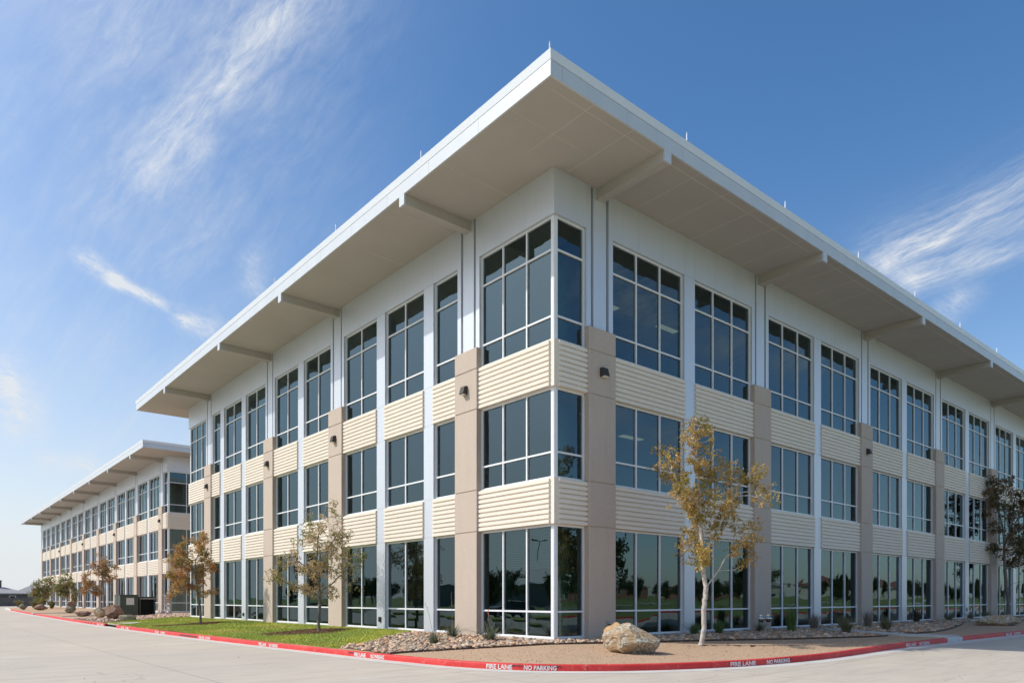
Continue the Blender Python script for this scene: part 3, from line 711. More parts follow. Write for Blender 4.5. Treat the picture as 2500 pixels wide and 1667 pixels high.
def spandrel(bld, F, t0, t1, z0, z1, c0=0, c1=0):
    n = 9; p = (z1-z0)/n; pts = [(.0, z0), (.10, z0)]
    for k in range(n):
        a = z0+k*p
        pts += [(.10, a+.012) if k else (.10, z0+.001), (.158, a+p*.28), (.158, a+p*.80), (.10, a+p*.97)]
    pts = [(.0, z0), (.10, z0)]
    for k in range(n):
        a = z0+k*p; pts += [(.158, a+p*.10), (.158, a+p*.74), (.10, a+p*.84), (.10, a+p*.995)]
    pts += [(.10, z1), (.0, z1)]
    b = MB(); b.prof(pts, t0+c0*.075, t1-c1*.075, F)
    if c0: b.box(t0-(.10 if OWN else -.001), t0+.075, 0.0, .10, z0, z1, F)
    if c1: b.box(t1-.075, t1+.10, 0.0, .10, z0, z1, F)
    return b.build('spandrel_panel', 'spandrel_paint', bld)
def wallbox(b, F, t0, t1, z0, z1, d=.10, gap=.004): b.box(t0+gap, t1-gap, -.02, d, z0+gap, z1-gap, F)
def pier(bld, F, t0, t1):
    b = MB(); zs = [.15, Z1H, Z2S, Z2H, Z3S-.04, 9.99]
    for a, c in zip(zs[:-1], zs[1:]): b.box(t0, t1, -.15, .22, a+(.014 if a > 1 else 0), c-(.014 if c < 9.9 else 0), F)
    b.box(t0+.02, t1-.02, -.15, .195, .15, 9.97, F)
    o = b.build('pier', 'precast', bld)
    md = o.modifiers.new('bevel', 'BEVEL'); md.width = .012; md.segments = 2; md.limit_method = 'ANGLE'
    # white steel column with recessed channels above the pier
    b = MB(); w = t1-t0; s = .20; gq = .12
    top = ZSOF-.002
    for a, c in ((t0, t0+s), (t0+s+gq, t1-s-gq), (t1-s, t1)): b.box(a, c, -.02, .10 if a != t0+s+gq else .094, 9.96, top, F)
    b.box(t0, t1, -.05, -.02, 9.96, top, F)
    b.build('column_casing', 'white_panel', bld)
def pilaster(bld, F, t0, t1):
    b = MB(); zs = [.2, Z1H-.0, Z2S, Z2H, Z3S, Z3H+.0]
    for a, c in zip(zs[:-1], zs[1:]): b.box(t0, t1, -.02, .10, a+.004, c-.004, F)
    b.box(t0+.003, t1-.003, -.08, .094, .2, Z3H, F)
    b.build('pilaster', 'white_panel', bld)
def facade(bld, F, items, L):
    """items: ('w', t0, t1, mullions), ('p', t0, t1) white pilaster, ('P', t0, t1) precast pier, ('c0'|'c1', t0, t1, mullions) glazed corner"""
    for it in items:
        k, t0, t1 = it[:3]
        if k in ('w', 'c0', 'c1'):
            m = it[3]; p0 = .12 if k == 'c0' else 0; p1 = .12 if k == 'c1' else 0
            for z0, z1, tr in FLOORS: window(bld, F, t0, t1, z0, z1, tr, m, p0, p1, 'corner_window' if p0 or p1 else 'window')
            spandrel(bld, F, t0-(.0 if not p0 else 0), t1, Z1H+.002, Z2S-.002, 1 if p0 else 0, 1 if p1 else 0)
            spandrel(bld, F, t0, t1, Z2H+.002, Z3S-.002, 1 if p0 else 0, 1 if p1 else 0)
        elif k == 'p': pilaster(bld, F, t0, t1)
        elif k == 'P': pier(bld, F, t0, t1)
    # plinth under the windows
    b = MB()
    for it in items:
        if it[0] in ('w', 'c0', 'c1'): b.box(it[1]-(.07 if it[0] == 'c0' and OWN else 0), it[2]+(.07 if it[0] == 'c1' else 0), -.10, .07, .1, Z1S, F)
    b.build('plinth', 'plinth_concrete', bld)
    # white wall band above the third-floor windows, in cassette panels
    b = MB(); prs = [(it[1], it[2]) for it in items if it[0] == 'P']; bays = []; x = -.10 if OWN else .001
    for a, c in prs: bays.append((x, a)); x = c
    bays.append((x, L+.10))
    for a, c in bays:
        cuts = sorted({a, c} | {t for it in items if it[0] in ('w', 'c0', 'c1') for t in list(it[3])+[it[1], it[2]] if a+.3 < t < c-.3})
        for p, q in zip(cuts[:-1], cuts[1:]): wallbox(b, F, p, q, Z3H, ZSOF, .10, .003)
        b.box(a+.02, c-.02, -.06, .093, Z3H+.004, ZSOF, F)
    b.build('upper_wall', 'white_panel', bld)
def roof(bld, X0, X1, Y0, Y1, ov, cx_, cy_, briks):
    """eaves on all sides of the wall box; briks: (side, t) bracket centres"""
    e0, e1, f0, f1 = X0-ov, X1+ov, Y0-ov, Y1+ov
    b = MB(); b.add([(e0, f0, ZSOF), (e1, f0, ZSOF), (e1, f1, ZSOF), (e0, f1, ZSOF)], [(3, 2, 1, 0)])
    s = b.build('soffit', 'soffit_paint', bld, fix=False)
    b = MB()
    def st(x0, x1, y0, y1): b.box(x0, x1, y0, y1, ZSOF-.004, ZSOF+.001)
    st(e0+.36, e1-.36, f0+.350, f0+.362)
    x = e0+1.6
    while x < min(e1, e0+64): st(x-.006, x+.006, f0, Y0-.12); x += 1.55
    y = f0+1.6
    while y < f1: st(e0, X0-.12, y-.004, y+.004); y += 3.1
    o = b.build('soffit_seam', 'soffit_seam', s); tag(o, kind='stuff')
    r = MB(); r.box(e0+.06, e1-.06, f0+.06, f1-.06, ZSOF+.02, ZTOP-.06); rf = r.build('roof', 'roof_membrane', bld)
    f = MB(); c = MB(); step = 2.44
    def run(a, z, w0, w1): pass
    sides = [('S', e0, e1, f0, -1), ('N', e0, e1, f1, 1), ('W', f0, f1, e0, -1), ('E', f0, f1, e1, 1)]
    for nm, a, c_, p, sg in sides:
        t = a+(.4 if nm in 'SN' else .45); cuts = [a]
        while t < c_-.3: cuts.append(t); t += step
        cuts.append(c_)
        for q0, q1 in zip(cuts[:-1], cuts[1:]):
            g0 = .0 if q0 == a else .004; g1 = .0 if q1 == c_ else .004
            if nm in 'SN':
                ya, yb = (p, p+.05) if sg < 0 else (p-.05, p)
                f.box(q0+g0+(.0), q1-g1, ya, yb, ZSOF-.006, ZF1)
            else:
                xa, xb = (p, p+.05) if sg < 0 else (p-.05, p)
                f.box(xa, xb, q0+g0+(.0505 if q0 == a else 0), q1-g1-(.0505 if q1 == c_ else 0), ZSOF-.006, ZF1)
    f.build('fascia', 'fascia_paint', bld)
    # flared coping above the fascia
    z0, z1, fl = ZF1+.014, ZTOP, .045
    o0, o1 = .006, fl
    lo = [(e0-o0, f0-o0), (e1+o0, f0-o0), (e1+o0, f1+o0), (e0-o0, f1+o0)]; hi = [(e0-o1, f0-o1), (e1+o1, f0-o1), (e1+o1, f1+o1), (e0-o1, f1+o1)]
    ii = [(e0+.3, f0+.3), (e1-.3, f0+.3), (e1-.3, f1-.3), (e0+.3, f1-.3)]
    vs = [(x, y, z0) for x, y in lo]+[(x, y, z1) for x, y in hi]+[(x, y, z1-.03) for x, y in ii]+[(x, y, z0) for x, y in ii]
    fs = []
    for a, c_, in ((0, 4), (4, 8), (8, 12), (12, 0)):
        for k in range(4): fs.append((a+k, a+(k+1) % 4, c_+(k+1) % 4, c_+k))
    c.add(vs, fs); c.build('coping', 'coping_paint', bld)
    b = MB(); b.box(e0+.03, e1-.03, f0+.03, f1-.03, ZF1-.02, ZF1+.03); b.build('drip_joint', 'groove_dark', bld)
    for side, t in briks:
        b = MB(); w = .145
        if side == 'W': b.box(e0-.003, X0-.09, t-w, t+w, ZSOF-.33, ZSOF-.0); 
        elif side == 'S': b.box(t-w, t+w, f0-.003, Y0-.09, ZSOF-.33, ZSOF-.0)
        # cheek plate at the wall
        if side == 'W': b.box(X0-.30, X0-.09, t-w-.012, t+w+.012, ZSOF-.345, ZSOF-.001)
        else: b.box(t-w-.012, t+w+.012, Y0-.30, Y0-.09, ZSOF-.345, ZSOF-.001)
        br = b.build('eave_bracket', 'soffit_paint', bld); b = MB()
        if side == 'W': b.box(e0-.006, e0+.05, t-w-.003, t+w+.003, ZSOF-.335, ZSOF-.007)
        else: b.box(t-w-.003, t+w+.003, f0-.006, f0+.05, ZSOF-.335, ZSOF-.007)
        b.build('end_cap', 'fascia_paint', br)
    return rf
def rods(bld, pts):
    for x, y in pts:
        b = MB(); b.cyl((x, y, ZTOP-.08), (x, y, ZTOP+.52), .020, .018, 8); b.cyl((x, y, ZTOP+.52), (x, y, ZTOP+.60), .018, .003, 8); b.cyl((x, y, ZTOP-.10), (x, y, ZTOP-.03), .05, .035, 8)
        b.build('lightning_rod', 'steel_rod', bld)
def closed_sides(bld, X0, X1, Y0, Y1, which):
    b = MB()
    if 'N' in which: b.box(X0+.05, X1-.05, Y1-.06, Y1+.10, .15, ZSOF-.001)
    if 'E' in which: b.box(X1-.06, X1+.10, Y0+.05, Y1+.10, .15, ZSOF-.001)
    if 'S' in which: b.box(X0+.05, X1-.05, Y0-.10, Y0+.06, .15, ZSOF-.001)
    b.build('rear_wall', 'spandrel_paint', bld)
def interior(bld, X0, X1, Y0, Y1, rich=True):
    b = MB()
    for z in (.30, Z2S-.12, Z3S-.12): b.box(X0+.32, X1-.3, Y0+.32, Y1-.3, z-.06, z)
    b.build('interior_floor', 'interior_carpet', bld)
    b = MB()
    for z in (Z1H+.06, Z2H+.06, Z3H+.06): b.box(X0+.30, X1-.3, Y0+.30, Y1-.3, z, z+.08)
    b.build('interior_ceiling', 'interior_ceiling', bld)
    b = MB(); b.box(X0+8, X1-8, Y0+8, Y1-8, .3, Z3H+.04)
    for k, x in enumerate(np.arange(X0+11.3, X1-6, 9.35)):
        if k % 2 == 0: b.box(x-.08, x+.08, Y0+.5, Y0+8, .3, Z3H+.04)
    for k, y in enumerate(np.arange(Y0+13.8, Y1-4, 7.6)):
        b.box(X0+.5, X0+8, y-.08, y+.08, .3, Z3H+.04)
    b.build('interior_wall', 'interior_wall', bld)
    b = MB()
    for z0, z1 in ((.30, Z1H+.06), (Z2S-.12, Z2H+.06), (Z3S-.12, Z3H+.06)):
        for x in np.arange(X0+1.88, X1, 9.35): b.cyl((x, Y0+1.5, z0), (x, Y0+1.5, z1), .25, n=16)
        for y in (Y0+4.13, Y0+13.8, Y0+21.5, Y0+31.3): b.cyl((X0+1.5, y, z0), (X0+1.5, y, z1), .25, n=16)
    b.build('interior_column', 'interior_column', bld)

def left_items(W0=0.0, corner=(1.24, 2.39)):
    m = lambda *a: list(a)
    return [('c0', 0, 3.51, m(*corner)), ('P', 3.51, 4.75), ('w', 4.75, 6.24, []), ('p', 6.24, 6.87), ('w', 6.87, 9.68, m(8.30)), ('p', 9.68, 10.33), ('w', 10.33, 13.18, m(11.77)),
            ('P', 13.18, 14.46), ('w', 14.46, 17.32, m(15.92)), ('p', 17.32, 17.97), ('w', 17.97, 20.86, m(19.42)), ('P', 20.86, 22.1), ('w', 22.1, 25.0, m(23.6)), ('p', 25.0, 25.63), ('w', 25.63, 28.58, m(27.15)),
            ('p', 28.58, 29.22), ('w', 29.22, 30.7, []), ('P', 30.7, 31.96), ('c1', 31.96, 35.5, m(33.1, 34.27))]
def right_items(nb, pitch=9.35, corner=1.27):
    it = [('c0', 0, corner, [])]; t = corner
    for k in range(nb+1):
        it.append(('P', t, t+1.22)); a = t+1.22
        if k == nb: it.append(('c1', a, a+corner, [])); return it, a+corner
        w = (pitch-1.22-.62)/2
        for q in (0, 1):
            it.append(('w', a, a+w, [a+w/3+.01, a+2*w/3])); a += w
            if q == 0: it.append(('p', a, a+.62)); a += .62
        t = a
def piers_of(items): return [(i[1]+i[2])/2 for i in items if i[0] == 'P']

BA = empty('office_building', (0, 0, 0), 0, 'large three storey office building in the foreground with a glazed corner and deep white eaves', 'building')
LI = left_items(); RI, LR = right_items(6)
Fw = make_F((0, 0), (0, 1), (-1, 0)); Fs = make_F((0, 0), (1, 0), (0, -1))
facade(BA, Fw, LI, 35.5); OWN = 0; facade(BA, Fs, RI, LR); OWN = 1
closed_sides(BA, 0, LR, 0, 35.5, 'NE')
roof(BA, 0, LR, 0, 35.5, 2.73, 0, 0, [('W', t) for t in piers_of(LI)]+[('S', t) for t in piers_of(RI)])
rods(BA, [(-2.4, -2.35)]+[(-2.45, 3.45+5.8*k) for k in range(6)]+[(3.15+5.72*k, -2.45) for k in range(10)])
interior(BA, 0, LR, 0, 35.5)
# a lit ceiling fitting or two behind the corner glass, a window blind, and a thin horizontal duct line
for x0, y0, z in ((3.2, 1.6, Z3H), (5.6, 3.4, Z3H), (3.0, 1.6, Z2H), (6.6, 3.0, Z2H), (9.4, 3.4, Z3H)):
    b = MB(); b.box(x0, x0+1.2, y0, y0+.28, z+.03, z+.058); b.build('ceiling_light', 'troffer', BA)
b = MB()
for k in range(22): b.box(.22, .225, .2, 3.35, 2.55+k*.056, 2.55+k*.056+.035)
b.build('window_blind', 'blind', BA)

BB = empty('office_building', (0, 0, 0), 0, 'matching three storey office building further back on the left', 'building')
bx, by = 3.3, 53.5
LW, LLW = right_items(8, 9.24, 1.27)
Fw2 = make_F((bx, by), (0, 1), (-1, 0)); Fs2 = make_F((bx, by), (1, 0), (0, -1))
facade(BB, Fw2, LW, LLW); OWN = 0; facade(BB, Fs2, left_items(corner=(1.56, 2.6)), 35.5); OWN = 1
closed_sides(BB, bx, bx+35.5, by, by+LLW, 'NE')
roof(BB, bx, bx+35.5, by, by+LLW, 2.7, 0, 0, [('W', by+t) for t in piers_of(LW)]+[('S', bx+t) for t in piers_of(left_items())])
interior(BB, bx, bx+35.5, by, by+LLW)

# wall pack lamps: on a pier, each a thing of its own
def lamp(P, n, label, grp):
    rz = math.atan2(n[1], n[0])+math.pi/2       # local -Y looks outward
    e = empty('wall_lamp', P, rz, label, 'lamp', grp)
    b = MB(); b.add([(-.17, 0, .20), (.17, 0, .20), (.17, 0, -.17), (-.17, 0, -.17), (-.15, -.16, .18), (.15, -.16, .18), (.15, -.25, -.14), (-.15, -.25, -.14)],
                    [(0, 1, 2, 3), (4, 7, 6, 5), (0, 4, 5, 1), (3, 2, 6, 7), (0, 3, 7, 4), (1, 5, 6, 2)])
    h = b.build('lamp_housing', 'lamp_bronze', e); md = h.modifiers.new('b', 'BEVEL'); md.width = .012; md.segments = 2
    b = MB(); b.box(-.12, .12, -.21, -.05, -.185, -.150); b.build('lamp_lens', 'lens', e)
    b = MB(); b.box(-.06, .06, -.03, 0.01, .19, .23); b.build('mounting_plate', 'lamp_bronze', e)
    e.scale = (.78, .78, .78)
    return e
zl = 8.64; GA = 'wall lamps on the near building piers'; GB = 'wall lamps on the far building piers'
lamp((-.22, 4.13, zl), (-1, 0), 'bronze wall lamp on the pier just left of the glazed corner', GA)
lamp((-.22, 13.82, zl), (-1, 0), 'bronze wall lamp on the second pier left of the glazed corner', GA)
lamp((-.22, 21.48, zl), (-1, 0), 'bronze wall lamp on the third pier left of the glazed corner', GA)
lamp((-.22, 31.33, zl), (-1, 0), 'bronze wall lamp on the leftmost pier of the near building', GA)
PR = piers_of(RI)
lamp((PR[0], -.22, zl), (0, -1), 'bronze wall lamp on the pier just right of the glazed corner', GA)
lamp((PR[2], -.22, zl), (0, -1), 'bronze wall lamp on the third pier right of the glazed corner', GA)
lamp((PR[4], -.22, zl), (0, -1), 'bronze wall lamp on the pier behind the dark tree at far right', GA)
PL = piers_of(LW)
for k, w in ((0, 'nearest pier'), (2, 'third pier'), (4, 'fifth pier'), (6, 'seventh pier')):
    lamp((bx-.22, by+PL[k], zl+.05), (-1, 0), 'small dark wall lamp on the %s of the far building' % w, GB)

# small fittings on the walls
def fitting(name, P, n, w, h, d, mat, label, cat):
    rz = math.atan2(n[1], n[0])+math.pi/2; e = empty(name, P, rz, label, cat)
    b = MB(); b.box(-w/2, w/2, -d, 0, -h/2, h/2); o = b.build('cover_plate', mat, e); md = o.modifiers.new('b', 'BEVEL'); md.width = .006
    b = MB(); b.box(-w*.3, w*.3, -d-.012, -d, -h*.3, h*.1); b.build('flap', 'lamp_bronze', e); return e
fitting('outlet_box', (-.10, 10.05, .78), (-1, 0), .13, .20, .06, 'lamp_bronze', 'small dark outlet box on the white pilaster left of the second pier', 'outlet box')
fitting('outlet_box', (-.10, 25.3, .72), (-1, 0), .13, .18, .06, 'lamp_bronze', 'small dark outlet box on the white pilaster behind the leftmost lawn tree', 'outlet box')
fitting('outlet_box', (2.12, -.22, .80), (0, -1), .15, .22, .05, 'meter_grey', 'small grey box low on the tan pier behind the big boulder', 'outlet box')
fitting('outlet_box', (LW and 34.5, -.10, .95), (0, -1), .15, .22, .05, 'meter_grey', 'small grey box on a white pilaster at far right', 'outlet box')
def fdc(x, label):
    e = empty('hose_connection', (x, -.22, .82), 0, label, 'hose inlet', 'chrome hose connections on the right wall')
    b = MB(); b.cyl((0, 0, 0), (0, -.02, 0), .17, n=28); b.build('wall_plate', 'chrome', e)
    b = MB(); b.cyl((0, -.02, 0), (0, -.10, 0), .11, .105, 24); b.cyl((0, -.10, 0), (0, -.15, 0), .105, .07, 24); b.cyl((0, -.15, 0), (0, -.165, 0), .07, .02, 24); b.build('inlet', 'chrome', e, smooth=True)
    b = MB(); b.cyl((0, -.05, -.14), (0, -.075, -.05), .05, .06, 14); b.build('drain_cap', 'lamp_bronze', e)
fdc(11.02, 'round chrome hose connection, left one of the pair low on the tan pier')
fdc(11.56, 'round chrome hose connection, right one of the pair low on the tan pier')

# ---------------------------------------------------------------- trees (space colonisation inside a hand-placed crown volume)
RI_ = np.array([.7627, -.6468, 0.]); FO_ = np.array([.6468, .7627, 0.])      # lateral and depth axes used to lay the crowns out
def grow_tree(name, loc, label, cat, blobs, paths, nleaf, pal, base_r, bark='bark_pale', leaf=(.045, .085), attr=700, step=.11, di=1.1, dk=.24, seed=1, group=None, depth=1.0, tuft=.16, thin=.0032, palfn=None, droop=.2, strands=0):
    rg = np.random.default_rng(seed)
    W = np.array([b_[2]**2.2 for b_ in blobs]); W /= W.sum(); A = []; bi = []
    for k in rg.choice(len(blobs), attr, p=W):
        bx_, bz_, br_ = blobs[k][:3]; dc = blobs[k][3] if len(blobs[k]) > 3 else 0
        while True:
            q = rg.uniform(-1, 1, 3)
            if q@q <= 1: break
        A.append((bx_+q[0]*br_, bz_+q[2]*br_, dc+q[1]*br_*depth)); bi.append(k)
    dcs = {}
    A = np.array(A)
    for k in range(len(blobs)):                    # push whole clumps towards or away from the viewer so the crown has depth
        dcs[k] = rg.normal(0, 1)*.42*depth
    A[:, 2] += np.array([dcs[k] for k in bi]); bi = np.array(bi)
    A3 = A[:, 0:1]*RI_+A[:, 2:3]*FO_; A3[:, 2] += A[:, 1]
    nodes = []; par = []; 
    def addpath(P, p0):
        last = p0
        P3 = [np.array(RI_*x+FO_*(d[0] if d else 0)+np.array([0, 0, z])) for x, z, *d in P]
        for a, c in zip(P3[:-1], P3[1:]):
            n = max(1, int(np.linalg.norm(c-a)/step))
            for k in range(1, n+1):
                nodes.append(a+(c-a)*k/n+rg.normal(0, .006, 3)); par.append(last); last = len(nodes)-1
        return last
    nodes.append(RI_*paths[0][0][0]+np.array([0, 0, paths[0][0][1]])); par.append(-1)
    addpath(paths[0], 0)
    for P in paths[1:]:
        q = RI_*P[0][0]+np.array([0, 0, P[0][1]]); nn = np.array(nodes); k = int(np.argmin(((nn-q)**2).sum(1))); addpath([(float(nn[k]@RI_), float(nn[k][2]), float(nn[k]@FO_))]+list(P[1:]), k)
    minz = min(b_[1]-b_[2] for b_ in blobs)-.3
    alive = np.ones(len(A3), bool); NN = np.array(nodes); 
    for it in range(90):
        if not alive.any(): break
        Aa = A3[alive]; d = ((Aa[:, None]-NN[None])**2).sum(2); near = d.argmin(1); dm = np.sqrt(d.min(1))
        act = dm < (di if it > 3 else 2.5); 
        if not act.any(): break
        new = []
        for k in np.unique(near[act]):
            v = Aa[act & (near == k)]-NN[k]; v = v/np.linalg.norm(v, axis=1)[:, None]; g_ = v.mean(0); g_ += rg.normal(0, .16, 3)
            g_ /= np.linalg.norm(g_)+1e-9; new.append((NN[k]+g_*step, k))
        for p_, k in new: nodes.append(p_); par.append(int(k))
        NN = np.array(nodes); newp = np.array([p_ for p_, _ in new])
        idx = np.where(alive)[0]; dd = np.sqrt(((A3[idx][:, None]-newp[None])**2).sum(2).min(1)); alive[idx[dd < dk]] = False
        if len(nodes) > 5200: break
    n = len(nodes); par_ = np.array(par); rad = np.zeros(n); kids = np.zeros(n, int)
    for i in range(n-1, 0, -1):
        if rad[i] == 0: rad[i] = thin**2.35
        rad[par_[i]] += rad[i]; kids[par_[i]] += 1
    rad = rad**(1/2.35); rad = thin+(rad-thin)*(base_r-thin)/(rad[0]-thin)
    root = empty(name, loc, 0, label, cat, group)
    mb = MB()
    for i in range(1, n):
        p_ = par_[i]; r0 = rad[p_] if kids[p_] == 1 or p_ == 0 else min(rad[p_], rad[i]*1.35); ns = 8 if rad[i] > .03 else (5 if rad[i] > .008 else 3)
        if p_ == 0: r0 = base_r*1.35
        a, c = NN[p_], NN[i]; ext = (c-a)*.06; mb.cyl(a-ext, c+ext, r0, rad[i], ns, cap=False)
    mb.build('trunk', bark, root, smooth=True, fix=False)
    # leaves: tufts hanging on the thin shoots
    tipm = np.where((rad < thin*2.6) & (NN[:, 2] > minz))[0]
    nc = nleaf//6; cen = NN[rg.choice(tipm, nc)]+rg.normal(0, 1, (nc, 3))*tuft*np.array([.6, .6, .55]); ck = rg.integers(0, nc, nleaf)
    t = cen[ck]+rg.normal(0, 1, (nleaf, 3))*leaf[1]*.35
    ph = rg.normal(0, 1, (len(nodes),))
    sz = rg.uniform(leaf[0], leaf[1], nleaf); az = rg.uniform(0, 2*np.pi, nleaf); el = rg.normal(-droop, .75, nleaf)
    u = np.stack([np.cos(az)*np.cos(el), np.sin(az)*np.cos(el), np.sin(el)], 1); w = np.cross(u, rg.normal(0, 1, (nleaf, 3))); w /= np.linalg.norm(w, axis=1)[:, None]; nn = np.cross(u, w)
    s_ = sz[:, None]
    # an oak-like leaf: narrow stalk, two lobes each side, pointed end, slightly folded
    V = np.stack([t, t+u*s_*.35+w*s_*.34+nn*s_*.07, t+u*s_*.52+w*s_*.10, t+u*s_*.80+w*s_*.27+nn*s_*.08, t+u*s_*1.15,
                  t+u*s_*.80-w*s_*.27+nn*s_*.08, t+u*s_*.52-w*s_*.10, t+u*s_*.35-w*s_*.34+nn*s_*.07], 1).reshape(-1, 3)
    tri = np.array([(0, 1, 2), (0, 2, 6), (0, 6, 7), (2, 3, 4), (2, 4, 6), (6, 4, 5)])
    Fc = (tri[None]+(np.arange(nleaf)*8)[:, None, None]).reshape(-1, 3)
    pal = np.array(pal); cl = np.array([mnoise.noise((float(p_[0])*1.6+seed, float(p_[1])*1.6, float(p_[2])*1.6)) for p_ in t])
    if palfn is None: ci = np.clip(((cl*1.5+.5)+rg.normal(0, .28, nleaf))*len(pal), 0, len(pal)-1).astype(int); cc = pal[ci]
    else: cc = palfn(t, cl, rg)
    cc = cc*rg.uniform(.72, 1.25, nleaf)[:, None]
    np_obj('crown', V, Fc, 'leaf', cols=np.repeat(cc, 6, axis=0), parent=root)
    return root
def zc(items, ox, oy, k, bx_, by_, ppm):
    """points read off an enlarged view of the photograph, turned into metres around the tree's foot"""
    out = []
    for it in items:
        x, y = it[0], it[1]; out.append(((x/k+ox-bx_)/ppm, (by_-(y/k+oy))/ppm)+((it[2]/k/ppm,) if len(it) > 2 else ()))
    return out
GOLD = [(.36, .29, .07), (.54, .38, .11), (.70, .49, .18), (.80, .60, .29), (.62, .38, .15), (.46, .34, .10)]
K = (1550, 950, 2.412, 1712, 1573, 83)
grow_tree('young_oak', (3.17, -2.95, .24), 'young oak with pale bark and golden leaves standing by the big boulder', 'tree',
    zc([(375, 190, 60), (300, 240, 55), (440, 210, 55), (300, 330, 70), (400, 300, 60), (150, 320, 38), (115, 440, 25), (190, 400, 50), (215, 490, 70), (330, 450, 70), (430, 430, 75), (500, 330, 42), (470, 510, 70),
        (570, 480, 70), (560, 590, 80), (690, 510, 75), (775, 455, 18), (740, 590, 55), (810, 625, 20), (260, 610, 80), (380, 620, 80), (470, 670, 80), (600, 680, 75), (700, 660, 60), (300, 720, 55), (420, 770, 60), (530, 770, 60), (640, 800, 60),
        (730, 790, 48), (740, 870, 40), (690, 910, 50), (620, 880, 45), (290, 900, 42), (345, 970, 45), (300, 985, 28), (560, 940, 30), (700, 970, 30), (620, 1005, 22), (330, 840, 40), (470, 870, 30)], *K),
    [zc(P, *K) for P in ([(390, 1505), (406, 1400), (404, 1300), (418, 1160), (402, 1080), (396, 960), (386, 800), (385, 640), (362, 420), (360, 250)], [(418, 1160), (490, 1065), (530, 990), (600, 930), (670, 860)],
      [(490, 1062), (580, 1058), (655, 1028)], [(396, 960), (460, 880), (520, 740), (600, 600)], [(386, 800), (300, 620), (200, 450)], [(400, 1080), (380, 1045), (378, 1020)])],
    12500, GOLD, .072, 'bark_pale', (.045, .085), 1250, .095, 1.0, .19, seed=6, tuft=.15)
K = (450, 1150, 3.92, 779.6, 1543, 61.6)
G2 = np.array([(.25, .25, .08), (.36, .30, .11), (.48, .37, .17), (.60, .46, .26), (.44, .29, .15), (.66, .53, .35)]); G2g = np.array([(.17, .25, .045), (.24, .32, .07), (.13, .19, .04), (.32, .36, .11)])
def pal2(t, cl, rg):
    n = len(t); lat = t@RI_; p = np.clip((lat-.75)/1.1, 0, 1)*.85+np.clip(-(t[:, 2]-1.6), 0, .3)
    a = G2[np.clip(((cl*1.5+.5)+rg.normal(0, .28, n))*len(G2), 0, 5).astype(int)]; b_ = G2g[rg.integers(0, 4, n)]
    return np.where((rg.random(n) < p)[:, None], b_, a)
grow_tree('young_oak', (-2.22, 11.15, .27), 'young oak with brown and olive leaves on the lawn, nearest the glazed corner', 'tree',
    zc([(1475, 300, 35), (1200, 430, 60), (1320, 450, 70), (1440, 400, 70), (1100, 560, 65), (1240, 560, 90), (1380, 570, 90), (1510, 560, 75), (1570, 640, 55), (900, 1000, 90), (960, 900, 75), (1010, 1090, 70), (850, 960, 50), (990, 800, 60),
        (1120, 700, 75), (1280, 720, 85), (1420, 720, 85), (1540, 780, 85), (1640, 800, 75), (1700, 900, 60), (1650, 980, 65), (1640, 1110, 45), (1200, 1150, 75), (1110, 1090, 45), (1430, 1190, 50), (1480, 1220, 35), (1250, 930, 80), (1380, 900, 70), (1500, 900, 70), (1090, 950, 60), (1320, 1080, 50)], *K),
    [zc(P, *K) for P in ([(1295, 1540), (1285, 1420), (1300, 1300), (1298, 1180), (1290, 1050), (1282, 900), (1275, 700), (1300, 520)], [(1298, 1180), (1180, 1145), (1050, 1100), (920, 1040)], [(1295, 1150), (1400, 1090), (1480, 1010), (1560, 940), (1660, 900)], [(1290, 1050), (1150, 900), (1020, 820)], [(1282, 900), (1400, 700), (1500, 560)])],
    10500, G2, .062, 'bark_dark', (.04, .08), 1150, .12, 1.2, .25, seed=9, tuft=.18, palfn=pal2)
K = (300, 1250, 3.76, 488.8, 1524, 46.4)
grow_tree('young_oak', (-2.89, 23.85, .24), 'young oak with orange brown leaves at the far end of the lawn', 'tree',
    zc([(735, 190, 35), (745, 240, 40), (560, 255, 50), (640, 270, 55), (785, 290, 45), (700, 310, 50), (480, 340, 65), (590, 350, 60), (720, 380, 70), (430, 420, 55), (530, 460, 70), (640, 450, 50), (710, 480, 70), (800, 480, 60), (850, 510, 35), (420, 610, 65), (500, 580, 65),
        (600, 570, 75), (690, 580, 75), (440, 700, 65), (540, 680, 60), (640, 680, 55), (420, 780, 40), (720, 660, 45), (860, 735, 32), (820, 715, 25), (400, 540, 40), (300, 700, 12)], *K),
    [zc(P, *K) for P in ([(712, 1030), (712, 900), (692, 800), (680, 700), (670, 590), (665, 450), (705, 350), (732, 210)], [(690, 800), (722, 748), (800, 738), (850, 738)], [(680, 700), (560, 620), (440, 560)], [(668, 560), (560, 420), (480, 350)])],
    8500, [(.30, .25, .08), (.44, .29, .12), (.58, .33, .13), (.66, .42, .18), (.40, .33, .13), (.50, .25, .10)], .062, 'bark_dark', (.06, .105), 1000, .15, 1.5, .30, seed=12, tuft=.17)
K = (2350, 1100, 3.407, 2459, 1507, 38.4)
